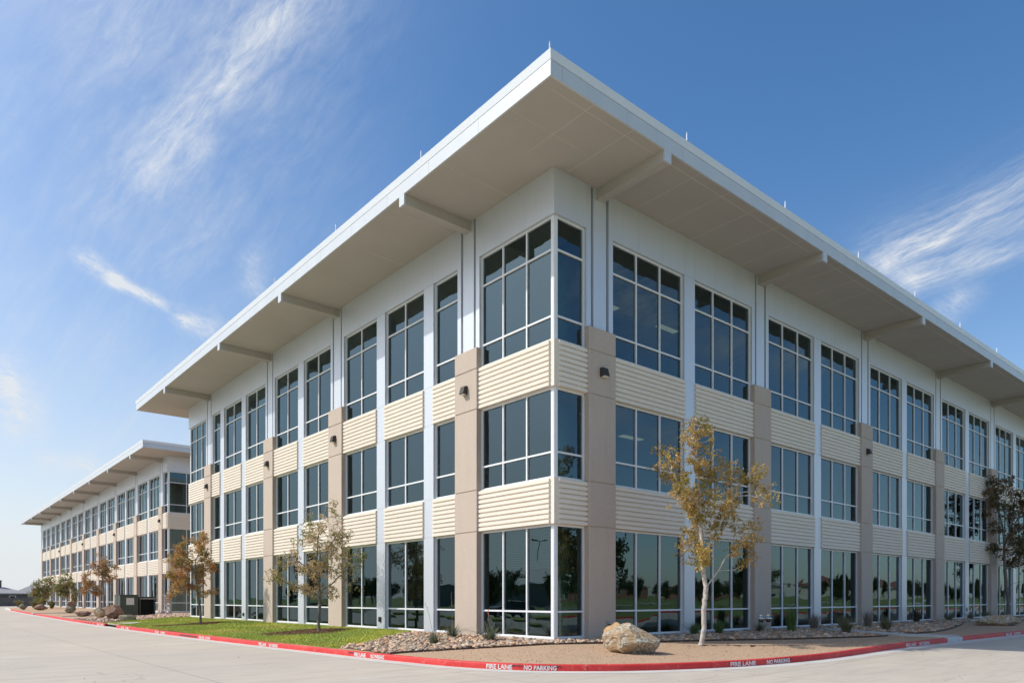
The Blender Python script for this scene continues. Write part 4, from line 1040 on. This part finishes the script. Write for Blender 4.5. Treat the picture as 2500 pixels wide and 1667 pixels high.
grow_tree('young_oak', (38.6, -1.05, .32), 'dark brown oak in the shade at the far right', 'tree',
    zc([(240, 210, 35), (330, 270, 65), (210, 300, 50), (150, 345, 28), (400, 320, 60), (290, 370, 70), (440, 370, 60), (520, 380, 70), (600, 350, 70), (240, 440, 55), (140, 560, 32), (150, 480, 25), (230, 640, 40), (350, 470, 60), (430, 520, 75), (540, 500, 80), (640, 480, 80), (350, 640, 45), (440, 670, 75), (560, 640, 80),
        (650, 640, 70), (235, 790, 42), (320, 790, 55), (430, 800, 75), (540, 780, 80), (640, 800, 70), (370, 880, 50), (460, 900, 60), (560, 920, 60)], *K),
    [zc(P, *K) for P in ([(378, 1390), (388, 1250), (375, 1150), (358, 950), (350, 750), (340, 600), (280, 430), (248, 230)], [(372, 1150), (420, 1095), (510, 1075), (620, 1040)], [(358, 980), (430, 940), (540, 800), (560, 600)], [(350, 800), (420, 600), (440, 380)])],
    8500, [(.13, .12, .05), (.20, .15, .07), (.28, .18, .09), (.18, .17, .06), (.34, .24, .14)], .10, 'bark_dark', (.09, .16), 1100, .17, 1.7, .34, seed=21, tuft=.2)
def pxl(items, bx_, by_, ppm): return zc(items, 0, 0, 1, bx_, by_, ppm)
K = (257, 1484, 27.1)
grow_tree('young_oak', (-1, 57.5, .28), 'orange leaved oak rising behind the green cabinets', 'tree',
    pxl([(250, 1343, 10), (262, 1345, 9), (245, 1360, 12), (232, 1368, 10), (262, 1366, 11), (222, 1392, 12), (245, 1390, 13), (268, 1378, 10), (284, 1370, 5), (212, 1385, 8), (208, 1410, 10), (232, 1415, 12), (204, 1435, 8), (228, 1438, 8), (272, 1398, 9), (280, 1392, 5)], *K),
    [pxl(P, *K) for P in ([(257, 1484), (256, 1440), (252, 1400), (251, 1350)], [(255, 1440), (235, 1420), (210, 1410)])],
    3000, [(.30, .24, .10), (.46, .27, .12), (.54, .34, .17), (.40, .22, .10)], .07, 'bark_dark', (.10, .17), 500, .22, 2, .42, seed=31, tuft=.24)
K = (171, 1478, 22.5)
grow_tree('young_oak', (-1, 74.8, .28), 'green leaved oak before the far building, between two browner oaks', 'tree',
    pxl([(160, 1386, 9), (165, 1398, 12), (150, 1408, 10), (178, 1413, 12), (148, 1424, 12), (165, 1428, 12), (186, 1428, 8), (155, 1442, 7), (175, 1446, 7), (140, 1420, 7), (190, 1441, 5)], *K),
    [pxl(P, *K) for P in ([(171, 1478), (164, 1455), (165, 1430), (164, 1395)], [(171, 1478), (182, 1455), (186, 1430)])],
    2600, [(.20, .24, .07), (.28, .30, .10), (.34, .32, .13), (.38, .29, .14)], .06, 'bark_dark', (.11, .19), 420, .26, 2.4, .5, seed=33, tuft=.28)
K = (104, 1473, 18.8)
grow_tree('young_oak', (-1, 95, .28), 'olive and brown oak farthest left before the far building', 'tree',
    pxl([(120, 1400, 8), (105, 1408, 10), (92, 1415, 9), (112, 1420, 12), (98, 1428, 12), (85, 1431, 8), (120, 1432, 9), (76, 1435, 6), (105, 1442, 9), (130, 1412, 8)], *K),
    [pxl(P, *K) for P in ([(104, 1473), (104, 1440), (108, 1408)],)],
    2400, [(.22, .23, .09), (.33, .28, .12), (.42, .28, .15), (.27, .29, .10)], .07, 'bark_dark', (.13, .22), 360, .3, 3, .6, seed=35, tuft=.34)

# ---------------------------------------------------------------- tufted plants
def tuft_mesh(n, h, spread, w, cols, seed, curve=.5, flop=1.0):
    rg = np.random.default_rng(seed); V = []; Fc = []; cc = []
    for i in range(n):
        az = rg.uniform(0, 2*math.pi); L = h*rg.uniform(.6, 1.15); lean = rg.uniform(.05, 1)*spread; ww = w*rg.uniform(.6, 1.3)
        o = np.array([rg.normal(0, .05), rg.normal(0, .05), -.02]); d = np.array([math.cos(az), math.sin(az), 0]); s = np.array([-d[1], d[0], 0]); k0 = len(V)
        c = cols[rg.integers(0, len(cols))]*rg.uniform(.75, 1.25)
        for k, t in enumerate((0, .35, .7, 1)):
            p = o+d*lean*L*(t*(1-curve)+curve*t*t)+np.array([0, 0, L*(t-flop*.45*lean*t*t)]); w_ = ww*(1-t)**.6*(1 if k < 3 else 0)
            V += [p-s*w_, p+s*w_+np.array([0, 0, .003])]
        for k in range(3): a = k0+2*k; Fc += [(a, a+1, a+3), (a, a+3, a+2)]; cc += [c, c]
    return np.array(V), np.array(Fc), np.array(cc)
def plant_thing(name, loc, label, cat, args, group=None, stalks=(), bloom=None, smooth=False):
    e = empty(name, loc, random.uniform(0, 6), label, cat, group); V, Fc, cc = tuft_mesh(*args); np_obj('blades', V, Fc, 'blade', cols=cc, parent=e)
    for (dx, dy, h, b0) in stalks:
        b = MB(); p = Vector((0, 0, 0)); 
        for k in range(6): q = Vector((dx*(k+1)/6*(.5+.5*(k+1)/6), dy*(k+1)/6*(.5+.5*(k+1)/6), h*(k+1)/6)); b.cyl(p, q, .007-.0006*k, .006-.0006*k, 5); p = q
        if b0:
            for k in range(7):
                t = .68+.05*k; q = Vector((dx*t*(.5+.5*t), dy*t*(.5+.5*t), h*t)); r = Vector((random.uniform(-1, 1), random.uniform(-1, 1), .6))*.035; b.cyl(q, q+r, .003, .010, 5); 
        s = b.build('flower_stalk', 'stalk', e)
        if b0 == 2:
            b = MB()
            for k in range(5): t = .85+.04*k; q = Vector((dx*t*(.5+.5*t), dy*t*(.5+.5*t), h*t)); b.cyl(q, q+Vector((.012, .005, .05)), .007, .012, 6)
            b.build('red_bloom', 'bloom_red', s)
    return e
YC = np.array([(.14, .17, .11), (.19, .22, .14), (.26, .28, .20), (.10, .13, .08)])
plant_thing('yucca', (-2.85, 2.12, .25), 'grey green yucca in the rock bed, nearest the red kerb', 'yucca', (130, .50, 1.25, .013, YC, 1, .4, .8), 'yuccas in the corner rock bed', [(-.25, -.1, 1.25, 1)])
y2 = plant_thing('yucca', (-.95, 3.86, .32), 'yucca with a tall bare stalk and a teal tag, close to the tan pier', 'yucca', (140, .62, 1.2, .013, YC, 2, .4, .8), 'yuccas in the corner rock bed', [(-.12, .1, 1.5, 1)])
b = MB(); b.box(-.05, .05, -.03, .03, .10, .16); b.build('plant_tag', 'tag_teal', y2)
plant_thing('yucca', (-1.28, 1.48, .31), 'yucca with a pink flowering stalk in front of the corner window', 'yucca', (160, .66, 1.25, .014, YC, 3, .4, .8), 'yuccas in the corner rock bed', [(-.05, .05, .92, 2), (-.15, .15, .6, 1)])
GC = np.array([(.18, .19, .09), (.26, .25, .13), (.34, .30, .19), (.13, .15, .06)]); GG = np.array([(.11, .19, .05), (.15, .25, .07), (.22, .29, .11)]); GP = np.array([(.36, .30, .26), (.46, .39, .34), (.24, .23, .15)])
GRP = 'ornamental grasses along the right wall'
for i, (x, y, h, n, cols, sp, lb) in enumerate([
    (6.2, -.55, .50, 260, GG, .9, 'low green ornamental grass under the first windows right of the gold tree'), (7.6, -.6, .55, 280, GG, .8, 'bright green grass clump just left of the hose connection pier'),
    (10.1, -.75, .42, 240, GC, .9, 'low olive grass clump below the chrome hose connections'), (11.05, -1.5, 1.0, 420, GG, .35, 'tall upright bright green grass clump right of the hose connections'),
    (14.3, -.75, .72, 420, GP, .8, 'wispy pinkish grey grass before the white pilaster'), (15.6, -1.35, .70, 320, GC, .8, 'olive grass right beside the wispy pink grass'),
    (12.0, -3.15, .62, 420, GC, .85, 'rounded olive grass tuft at the near edge of the concrete strip'), (17.2, -1.7, .85, 320, GP, .5, 'upright brownish grass before the third tan pier'),
    (15.0, -3.35, .66, 420, GC, .75, 'rounded olive grass tuft just beyond the concrete strip'), (29.5, -.8, .5, 220, GC, .9, 'small grass clump before the fourth pier at right'),
    (33.2, -.7, .5, 220, GC, .9, 'small distant grass clump beyond the fourth pier'), (36.0, -.75, .6, 240, GC, .9, 'small distant grass clump just before the far right oak')]):
    plant_thing('ornamental_grass', (x, y, plant(x, y)), lb, 'ornamental grass', (n, h, sp, .007, cols, 50+i, .3, .5), GRP)
plant_thing('shrub', (25.2, -.7, .33), 'sparse leafy dark shrub against the fourth tan pier', 'shrub', (60, .9, .6, .03, np.array([(.05, .05, .035), (.09, .08, .05)]), 70, .3, .2))
for i, (x, y, h, n, cols, w, lb) in enumerate([
    (0.5, 99, 1.5, 420, GC, .05, 'grey green clump of tall grass near the far building corner, right one'), (-.5, 108, 1.5, 420, GC, .05, 'grey green clump of tall grass by the far kerb end'),
    (-1.0, 121, 1.6, 460, GC, .06, 'wide grey grass mass at the far left end of the bed'), (.8, 111, 2.2, 520, np.array([(.22, .24, .05), (.30, .30, .08)]), .07, 'yellow green bush beside the far grass clumps'),
    (1.2, 88, 1.2, 360, GC, .05, 'olive bush under the far oaks'), (1.0, 66, .9, 300, GC, .04, 'grey green low bush behind the left boulders')]):
    plant_thing('far_shrub', (x, y, .28), lb, 'shrub', (n, h*.72, .8, w, cols, 90+i, .3, .4))

# ---------------------------------------------------------------- boulders
def boulder(name, loc, size, mat, label, seed, group=None, cuts=5, rough=.22, rz=0, parent=None, sub=5):
    import bmesh
    bm = bmesh.new(); bmesh.ops.create_icosphere(bm, subdivisions=sub, radius=1); rg = random.Random(seed); pl = []
    for _ in range(cuts):
        n = Vector((rg.uniform(-1, 1), rg.uniform(-1, 1), rg.uniform(-.6, 1))).normalized(); pl.append((n, rg.uniform(.60, .84)))
    off = Vector((seed*3.1, seed*1.7, 0))
    for v in bm.verts:
        p = v.co.copy(); d = p.normalized()
        r = 1+rough*mnoise.noise(d*1.1+off)+rough*.35*mnoise.noise(d*2.6+off)
        p = d*r
        for n, k in pl:
            e = p.dot(n)-k
            if e > 0: p -= n*e*.96
        cr = abs(mnoise.noise(d*1.25+off*2))
        if cr < .03: p *= 1-.07*(1-cr/.03)
        p += d*.022*mnoise.noise(d*6+off)+d*(.010 if rough < .21 or rough == .22 else .05)*mnoise.noise(d*9+off)+d*.006*mnoise.noise(d*34+off)
        v.co = Vector((p.x*size[0], p.y*size[1], p.z*size[2]))
    zmin = min(v.co.z for v in bm.verts)
    for v in bm.verts: v.co.z -= zmin*.88
    me = bpy.data.meshes.new(name); bm.to_mesh(me); bm.free(); me.materials.append(M[mat]); me.polygons.foreach_set('use_smooth', [True]*len(me.polygons))
    o = bpy.data.objects.new(name, me); C.objects.link(o); o.location = loc; o.rotation_euler = (0, 0, rz); tag(o, label, 'boulder', group); return o
GB_ = 'landscape boulders'
boulder('boulder', (-.47, -3.38, .19), (.72, .56, .41), 'boulder_grey', 'big lichen speckled grey boulder on the brown soil near the gold tree', 5, GB_, 10, .22, R(-42), sub=6)
boulder('boulder', (-.22, -2.62, .27), (.34, .26, .36), 'boulder_tan', 'small orange boulder peeking out behind the big speckled one', 8, GB_, 4, .22, R(-30))
boulder('boulder', (26.5, -3.9, .24), (1.35, .62, .36), 'boulder_grey', 'long low dark grey boulder lying at far right, split in the shade', 11, GB_, 7, .3, R(-25))
boulder('boulder', (28.6, -3.2, .26), (1.0, .5, .24), 'boulder_grey', 'flat shaded boulder just behind the long one at far right', 14, GB_, 6, .3, R(-15))
boulder('boulder', (-3.9, 39.0, .16), (.62, .52, .60), 'boulder_red', 'large reddish brown boulder, tallest of the group before the green cabinets', 17, GB_, 6, .28, R(20))
boulder('boulder', (-4.15, 34.1, .16), (.58, .36, .24), 'boulder_green', 'flat mossy boulder at the lawn edge, nearest of the left group', 19, GB_, 5, .28, R(-35))
boulder('boulder', (-3.45, 46.0, .20), (.45, .4, .42), 'boulder_grey', 'pale grey leaning boulder just left of the reddish one', 23, GB_, 6, .28, R(10))
boulder('boulder', (-3.9, 50.3, .20), (.62, .38, .22), 'boulder_red', 'low dark brown boulder left of the pale grey one', 29, GB_, 5, .28, R(-30))
boulder('boulder', (-2.3, 49.0, .24), (.6, .4, .34), 'boulder_red', 'low rusty boulder behind the pale grey one', 30, GB_, 5, .28, R(-30))
boulder('boulder', (-2.5, 64.9, .24), (.46, .42, .42), 'boulder_green', 'squat mossy boulder under the green oak', 31, GB_, 5, .25, 0)
boulder('boulder', (-2.55, 64.9, .84), (.24, .22, .27), 'boulder_red', 'small rusty stone stacked on the squat mossy boulder', 33, GB_, 4, .25, 0)
boulder('boulder', (-2.3, 86.5, .24), (.75, .5, .34), 'boulder_red', 'brown boulder under the farthest left oak', 37, GB_, 5, .28, 0)
boulder('boulder', (-3.0, 95.5, .2), (.5, .45, .36), 'boulder_green', 'farthest boulder, near the end of the red kerb', 41, GB_, 5, .28, 0)
# torn landscape fabric and drip pipe at the gold tree's foot
b = MB(); rg = random.Random(3)
for k in range(9):
    x = 2.5+k*.33+rg.uniform(-.1, .1); y = -3.05-.22*k*.9+rg.uniform(-.15, .1); z = plant(x, y)
    pts = [(x+rg.uniform(-.22, .22), y+rg.uniform(-.14, .14), z+rg.uniform(.004, .035)) for _ in range(5)]; b.add(pts, [(0, 1, 2), (0, 2, 3), (0, 3, 4)])
o = b.build('fabric_scrap', 'cabinet_dark', fix=False); tag(o, 'torn black landscape fabric lying around the gold tree foot', 'fabric')

# ---------------------------------------------------------------- green cabinets and meter stand by the gravel
def bev(o, w=.015):
    md = o.modifiers.new('b', 'BEVEL'); md.width = w; md.segments = 2; md.limit_method = 'ANGLE'; return o
e = empty('transformer', (-2.15, 45.6, .28), 0, 'dark green utility cabinet with a white notice behind the reddish boulder', 'transformer')
b = MB(); b.box(-.1, 1.15, -.3, 1.6, 0, 1.58); bev(b.build('cabinet_body', 'cabinet_green', e), .03)
b = MB(); b.box(-.14, 1.19, -.34, 1.64, 1.581, 1.63); bev(b.build('cabinet_lid', 'cabinet_green', e), .02)
b = MB(); b.box(.32, .86, -.312, -.301, .85, 1.38); b.build('notice', 'notice_paper', e)
b = MB(); b.box(-.125, -.101, .0, .08, .8, 1.0); b.box(-.125, -.101, .25, .33, .6, .8); b.build('handle', 'meter_grey', e)
b = MB(); b.box(-.115, -.101, .60, .612, .1, 1.5); b.build('door_seam', 'cabinet_dark', e)
b = MB(); b.box(-.3, 1.4, -.5, 1.8, -.08, .0); b.build('pad', 'path_concrete', e)
e = empty('open_cabinet', (-.85, 45.9, .28), 0, 'second green cabinet with a dark open front, right of the notice cabinet', 'cabinet')
b = MB(); b.box(0, .10, -.3, 1.2, 0, 1.42); b.box(1.05, 1.15, -.3, 1.2, 0, 1.42); b.box(.10, 1.05, 1.1, 1.2, 0, 1.42); b.box(0, 1.15, -.32, 1.22, 1.421, 1.47); bev(b.build('cabinet_body', 'cabinet_green', e), .01)
b = MB(); b.box(.101, 1.049, .1, 1.09, .02, 1.41)
for k in range(9): b.box(.13+k*.1, .15+k*.1, .05, .10, .02, 1.38)
b.build('dark_louvres', 'cabinet_dark', e)
b = MB(); b.box(.0, 1.15, -.335, -.321, 1.28, 1.36); b.build('light_trim', 'meter_grey', e)
e = empty('meter_stand', (.65, 44.9, .30), 0, 'grey meter posts and conduit standing right of the green cabinets', 'meter stand')
b = MB(); b.box(-.09, .0, -.06, .06, 0, 1.70); b.box(.55, .64, -.06, .06, 0, 1.70); b.box(-.08, .63, .06, .12, .7, .8); b.box(-.08, .63, .06, .12, 1.4, 1.5); b.build('post', 'meter_grey', e)
b = MB(); b.cyl((.12, -.05, 0), (.12, -.05, 1.65), .045, n=10); b.cyl((.12, -.05, .3), (.12, -.05, .36), .07, n=10); b.cyl((.12, -.05, .9), (.12, -.05, .96), .07, n=10); b.cyl((.26, -.02, 0), (.26, -.02, 1.3), .03, n=8); b.build('conduit', 'steel_rod', e)
b = MB(); b.box(.12, .50, -.18, .05, .95, 1.60); bev(b.build('meter_box', 'meter_grey', e)); b = MB(); b.cyl((.3, -.18, 1.35), (.3, -.26, 1.35), .09, n=16); b.build('meter', 'steel_rod', e)
for k, (x, y, h, lb) in enumerate([(-3.9, 34.6, .40, 'red marker flag on the flat mossy boulder'), (.55, 44.5, .38, 'red marker flag at the foot of the meter stand')]):
    b = MB(); b.cyl((0, 0, 0), (0, 0, h), .006, n=5); o = b.build('marker_flag', 'steel_rod'); o.location = (x, y, .22); tag(o, lb, 'marker flag')
    b = MB(); b.add([(0, 0, h), (.16, .02, h-.02), (.15, .0, h-.13), (0, .005, h-.11)], [(0, 1, 2, 3)]); b.build('flag', 'tag_red', o, fix=False)
e = empty('splash_block', (2.6, 52.6, .33), 0, 'white downspout end with splash block at the far building corner', 'downspout')
b = MB(); b.box(-.5, .35, -.2, .2, 0, .10); bev(b.build('block', 'plinth_concrete', e)); b = MB(); b.cyl((-.1, 0, .18), (.7, .5, .32), .07, n=10); b.build('spout', 'steel_rod', e)

# ---------------------------------------------------------------- houses beyond the street end (far left)
def house(P, w, d, hw, hr, label, wall='dark_siding', roof_='shingle', chim=None, rz=0, cat='house', grp=None, wins=4, nm='house'):
    e = empty(nm, P, rz, label, cat, grp)
    b = MB(); b.box(-w/2, w/2, -d/2, d/2, 0, hw); b.build('wall', wall, e)
    o = .5; b = MB(); x0, x1, y0, y1 = -w/2-o, w/2+o, -d/2-o, d/2+o; k = min(w, d)*.45
    b.add([(x0, y0, hw), (x1, y0, hw), (x1, y1, hw), (x0, y1, hw), (x0+k, 0, hr), (x1-k, 0, hr), (x0, y0, hw-.2), (x1, y0, hw-.2), (x1, y1, hw-.2), (x0, y1, hw-.2)], [(0, 1, 5, 4), (1, 2, 5), (2, 3, 4, 5), (3, 0, 4), (6, 7, 1, 0), (7, 8, 2, 1), (8, 9, 3, 2), (9, 6, 0, 3), (9, 8, 7, 6)])
    rf = b.build('roof', roof_, e)
    if chim is not None: b = MB(); b.box(chim-.45, chim+.45, -.4, .4, hr-1.2, hr+1.3); b.box(chim-.52, chim+.52, -.47, .47, hr+1.3, hr+1.45); b.build('chimney', 'brick_wall' if wall != 'dark_siding' else 'dark_siding', rf)
    for k in range(wins):
        x = -w/2+w*(k+.5)/wins; b = MB(); b.box(x-.6, x+.6, -d/2-.05, -d/2+.02, 1.0, 2.2); f_ = b.build('window', 'frame_metal', e); b = MB(); b.box(x-.5, x+.5, -d/2-.065, -d/2-.051, 1.08, 2.12); b.build('glazing', 'car_glass', f_)
    return e
house((-6, 170, 0), 22, 9, 2.7, 4.0, 'low dark house with a chimney at the far left street end', chim=6.5, rz=R(3))
house((14, 186, 0), 18, 10, 3.0, 5.2, 'grey hip roofed house behind the dark one, partly hidden by trees', rz=R(-4), wins=3)
e = empty('fence', (-30, 160, 0), 0, 'long dark wooden fence in front of the far left house', 'fence')
b = MB(); 
for k in range(150): b.box(k*.30, k*.30+.285, 0, .03, .05, 1.75+.02*math.sin(k*1.7))
b.build('boards', 'dark_siding', e)
b = MB(); b.box(0, 45, .03, .08, .4, .5); b.box(0, 45, .03, .08, 1.4, 1.5)
for k in range(19): b.box(k*2.4, k*2.4+.1, .08, .18, 0, 1.8)
b.build('rails', 'dark_siding', e)

# ---------------------------------------------------------------- the surroundings behind the camera, seen mirrored in the glass
def lawnhill(x, y): return .14+.6*sm(-27, -45, y)*(.6+.4*math.sin(x*.11+.7))*1.0+1.1*sm(-45, -80, y)*(.6+.4*math.sin(x*.07+2.0))
grid('park_lawn', -90, 400, -160, -25.3, 180, 54, lawnhill, 'far_turf')
b = MB(); b.box(-44, 150, -25.30, -25.0, -.03, .15); o = b.build('park_kerb', 'kerb_paint'); tag(o, kind='structure')
def ribbon(name, pts, w, mat, zf):
    Q = catmull([tuple(map(float, p)) for p in pts], 1.5); t = np.gradient(Q, axis=0); t /= np.linalg.norm(t, axis=1)[:, None]; n = np.stack([-t[:, 1], t[:, 0]], 1); V = []
    for q, k in zip(Q, n):
        for s in (-1, 0, 1): x, y = q+k*s*w/2; V.append((x, y, zf(x, y)+.06))
    m = len(Q)-1; i = (np.arange(m)[:, None]*3+np.arange(2)[None]).ravel(); o = np_obj(name, np.array(V), np.stack([i, i+1, i+4, i+3], 1), mat, smooth=True); tag(o, kind='structure')
ribbon('park_path', [(-60, -52), (-35, -46), (-10, -50), (12, -45), (34, -49), (58, -44), (85, -50), (120, -46), (180, -50), (260, -46), (380, -50)], 2.4, 'path_concrete', lawnhill)
grid('west_lawn', -160, -44.3, -30, 180, 40, 60, lambda x, y: .14+.3*math.sin(x*.1)*math.sin(y*.07), 'far_turf')
b = MB(); b.box(-44.3, -44.0, -25, 178, -.03, .15); o = b.build('west_kerb', 'kerb_concrete'); tag(o, kind='structure')
# far trees: three kinds grown once, then copied
def bigtree(name, h, w, seed, pal, n, label, cat, loc, leaf=(.25, .5)):
    rg = np.random.default_rng(seed); bl = []
    for k in range(16): z = h*rg.uniform(.35, .92); f = math.sin(math.pi*min(1, (z/h-.2)/.8))*.8+.2; bl.append((rg.uniform(-1, 1)*w*.42*f, z, rg.uniform(.14, .24)*w, 0))
    return grow_tree(name, loc, label, cat, bl, [[(0, 0), (.02*h, h*.2), (-.01*h, h*.4), (0, h*.7)]], n, pal, h*.022, 'bark_dark', leaf, 260, h*.05, h*.4, h*.07, seed=seed, depth=w*.35, tuft=h*.06, thin=.012)
PT = [(.05, .075, .02), (.07, .10, .03), (.10, .12, .035), (.045, .055, .02)]
t1 = bigtree('park_tree', 8, 6, 101, PT, 3000, 'tall airy dark tree on the park lawn opposite, seen mirrored in the right windows', 'tree', (41, -36, .3))
t2 = bigtree('park_tree', 6.5, 6, 103, PT, 2600, 'round dark tree on the park lawn', 'tree', (3, -98, 1))
t3 = bigtree('park_tree', 8, 3.4, 105, PT, 2400, 'narrow upright tree on the park lawn', 'tree', (20, -84, 1))
rg = random.Random(5); k = 0
def cp(src, x, y, s, lb, grp):
    c = copy_tree(src); c.location = (x, y, (lawnhill(x, y) if y < -25 else .1)-.05); c.scale = (s,)*3; c.rotation_euler = (0, 0, rg.uniform(0, 6.28)); c['label'] = lb; c['group'] = grp; return c
G1 = 'background trees across the park lawn'
for t in (t1, t2, t3): t['group'] = G1
def tree_line(places, name, label):
    """a far row of trees that reads as one band of foliage"""
    for part, mat in (('trunk', 'bark_dark'), ('crown', 'leaf')):
        VV = []; FF = []; CC = []; o_ = 0; by = {}
        for (src, x, y, s_, a_) in places:
            me = [c for c in src.children if c.name.startswith(part)][0].data
            if me.name not in by:
                v = np.empty(len(me.vertices)*3); me.vertices.foreach_get('co', v); f_ = [tuple(p.vertices) for p in me.polygons]
                if part == 'trunk': f_ = [t_ for q in f_ for t_ in ((q[0], q[1], q[2]), (q[0], q[2], q[3]))]
                cc_ = None
                if part == 'crown':
                    c4 = np.empty(len(me.loops)*4, np.float32); me.color_attributes['Col'].data.foreach_get('color', c4); cc_ = c4.reshape(-1, 4)[::3, :3]
                by[me.name] = (v.reshape(-1, 3), np.array(f_), cc_)
            v, f_, cc_ = by[me.name]; ca, sa = math.cos(a_), math.sin(a_)
            z = (lawnhill(x, y) if y < -25 and x > -44 else .1)-.05
            w = np.stack([(v[:, 0]*ca-v[:, 1]*sa)*s_+x, (v[:, 0]*sa+v[:, 1]*ca)*s_+y, v[:, 2]*s_+z], 1)
            VV.append(w); FF.append(f_+o_); o_ += len(v)
            if cc_ is not None: CC.append(cc_)
        o = np_obj(name, np.concatenate(VV), np.concatenate(FF), mat, cols=np.concatenate(CC) if CC else None)
        tag(o, label % ('trunks' if part == 'trunk' else 'foliage'), 'trees', kind='stuff')
tree_line([(rg.choice((t2, t2, t3)), 14+i*6.2+rg.uniform(-2, 2), -rg.uniform(54, 80), rg.uniform(.5, .95), rg.uniform(0, 6)) for i in range(48)], 'tree_line', '%s of the far tree line beyond the park path')
for i, (x, y, s, t) in enumerate(((72, -37, .8, t1), (28, -42, .45, t2))): cp(t, x, y, s, ('tall airy tree further along the park lawn', 'small round tree close to the park kerb')[i], G1)
G2_ = 'background trees across the west car park'
tree_line([(rg.choice((t2, t3, t1)), -rg.uniform(47, 62), -30+i*5.6+rg.uniform(-2, 2), rg.uniform(.45, .8), rg.uniform(0, 6)) for i in range(30)], 'tree_line', '%s of the far tree line across the car park')
for i, (x, y, s, t) in enumerate(((-19, 14, .5, t3), (-20, 20.5, .45, t3), (-20.5, 30, .5, t3), (-19.5, -5.5, .42, t3))): cp(t, x, y, s, ('slim young tree in the middle of the car park strip', 'smallest slim tree beside the middle one on the car park strip', 'slim young tree at the far end of the car park strip', 'slim young tree at the near end of the car park strip')[i], G2_)
b = MB(); b.box(-21.6, -17.8, -12, 40, .0, .17); o = b.build('parking_island', 'turf'); tag(o, kind='structure')
for i in range(9):
    house((50+i*34, -98-rg.uniform(0, 8), 1.2), 20, 11, 4.6 if i > 3 else 3.0, 7.4 if i > 3 else 4.6, ('low brick house leftmost beyond the park', 'low brick house second from the left with a red roof beyond the park', 'low brick house in the middle of the left half beyond the park', 'low red roofed brick house nearest the pale houses', 'first pale house beside the brick ones', 'pale red roofed house left of the middle of the pale row', 'grey roofed pale house in the middle of the pale row', 'pale red roofed house near the right end', 'last pale house at the right end beyond the park')[i], wall='stucco' if i > 3 else 'brick_wall', roof_='red_roof' if i % 2 else 'shingle', rz=R(180+rg.uniform(-5, 5)), grp='background houses beyond the park', wins=4)
house((-84, -10, 0), 260, 26, 4.2, 5.0, 'long low grey building across the car park, mirrored in the left windows', wall='yard_grey', roof_='roof_membrane', rz=R(90), cat='building', wins=14, nm='long_building')
def pole(x, y, h, lb, grp, arms=((1, 0), (-1, 0))):
    e = empty('light_pole', (x, y, .1), 0, lb, 'light pole', grp); b = MB(); b.cyl((0, 0, .0), (0, 0, .7), .28, n=12); b.build('footing', 'path_concrete', e)
    b = MB(); b.cyl((0, 0, .7), (0, 0, h), .10, .06, 10); b.build('mast', 'pole_dark', e)
    for (ax, ay) in arms:
        b = MB(); b.cyl((0, 0, h-.1), (ax*.9, ay*.9, h), .035, n=6); b.box(ax*.9-.28, ax*.9+.28, ay*.9-.28, ay*.9+.28, h-.08, h+.06); b.build('lamp_head', 'pole_dark', e)
for x, y, lb in ((44, -58, 'light pole left of the others beyond the park path'), (62, -60, 'light pole in the middle of the three beyond the park path'), (84, -57, 'light pole right of the others beyond the park path')): pole(x, y, 8.5, lb, 'light poles')
for x, y, lb in ((-25, 12, 'light pole nearest the cars in the west car park'), (-42, 46, 'light pole at the far end of the west car park')): pole(x, y, 8.5, lb, 'light poles')
def car(P, rz, mat, lb):
    e = empty('parked_car', P, rz, lb, 'car', 'cars parked across the street')
    sec = [(-2.25, .42, .62, .80), (-2.15, .30, .88, .86), (-1.2, .26, .98, .89), (-.6, .26, 1.0, .90), (.6, .26, 1.0, .90), (1.3, .26, .96, .89), (2.05, .30, .82, .85), (2.28, .42, .6, .78)]
    V = []; Fs = []
    for x, z0, z1, w in sec: V += [(x, -w, z0), (x, -w*1.0, (z0+z1)/2), (x, -w*.92, z1), (x, w*.92, z1), (x, w, (z0+z1)/2), (x, w, z0)]
    for k in range(len(sec)-1):
        for j in range(6): a = 6*k+j; c_ = 6*k+(j+1) % 6; Fs.append((a, c_, c_+6, a+6))
    Fs += [tuple(range(6)), tuple(range(6*len(sec)-1, 6*len(sec)-7, -1))]
    b = MB(); b.add(V, Fs); o = b.build('body', mat, e, smooth=True); bev(o, .04)
    b = MB(); b.add([(-1.9, -.78, .95), (1.25, -.78, .95), (1.25, .78, .95), (-1.9, .78, .95), (-1.35, -.62, 1.45), (.45, -.62, 1.45), (.45, .62, 1.45), (-1.35, .62, 1.45)], [(0, 1, 5, 4), (1, 2, 6, 5), (2, 3, 7, 6), (3, 0, 4, 7)]); b.build('window_glass', 'car_glass', e)
    b = MB(); b.box(-1.36, .46, -.63, .63, 1.44, 1.49); bev(b.build('roof', mat, e), .03)
    for x in (-1.4, 1.4):
        for s in (-1, 1):
            b = MB(); b.cyl((x, s*.72, .33), (x, s*.93, .33), .33, n=20); w_ = b.build('wheel', 'tyre', e); b = MB(); b.cyl((x, s*.90, .33), (x, s*.945, .33), .20, n=14); b.build('rim', 'car_silver', w_)
    for x, m_ in ((2.2, 'lens'), (-2.22, 'tag_red')):
        for s in (-.6, .6): b = MB(); b.box(x-.05, x+.05, s-.14, s+.14, .62, .74); b.build('headlight' if x > 0 else 'tail_light', m_, e)
for y, mt, lb in ((-6.5, 'car_dark', 'black car at the near end of the parked row'), (2.1, 'car_silver', 'silver car beside the black one at the near end of the row'), (8.6, 'car_red', 'only red car in the parked row'), (17.6, 'car_dark', 'black car beyond the red one'), (24, 'car_silver', 'silver car in the far half of the parked row'), (33, 'car_dark', 'black car at the far end of the parked row')):
    car((-25.5, y, 0), R(2), mt, lb)
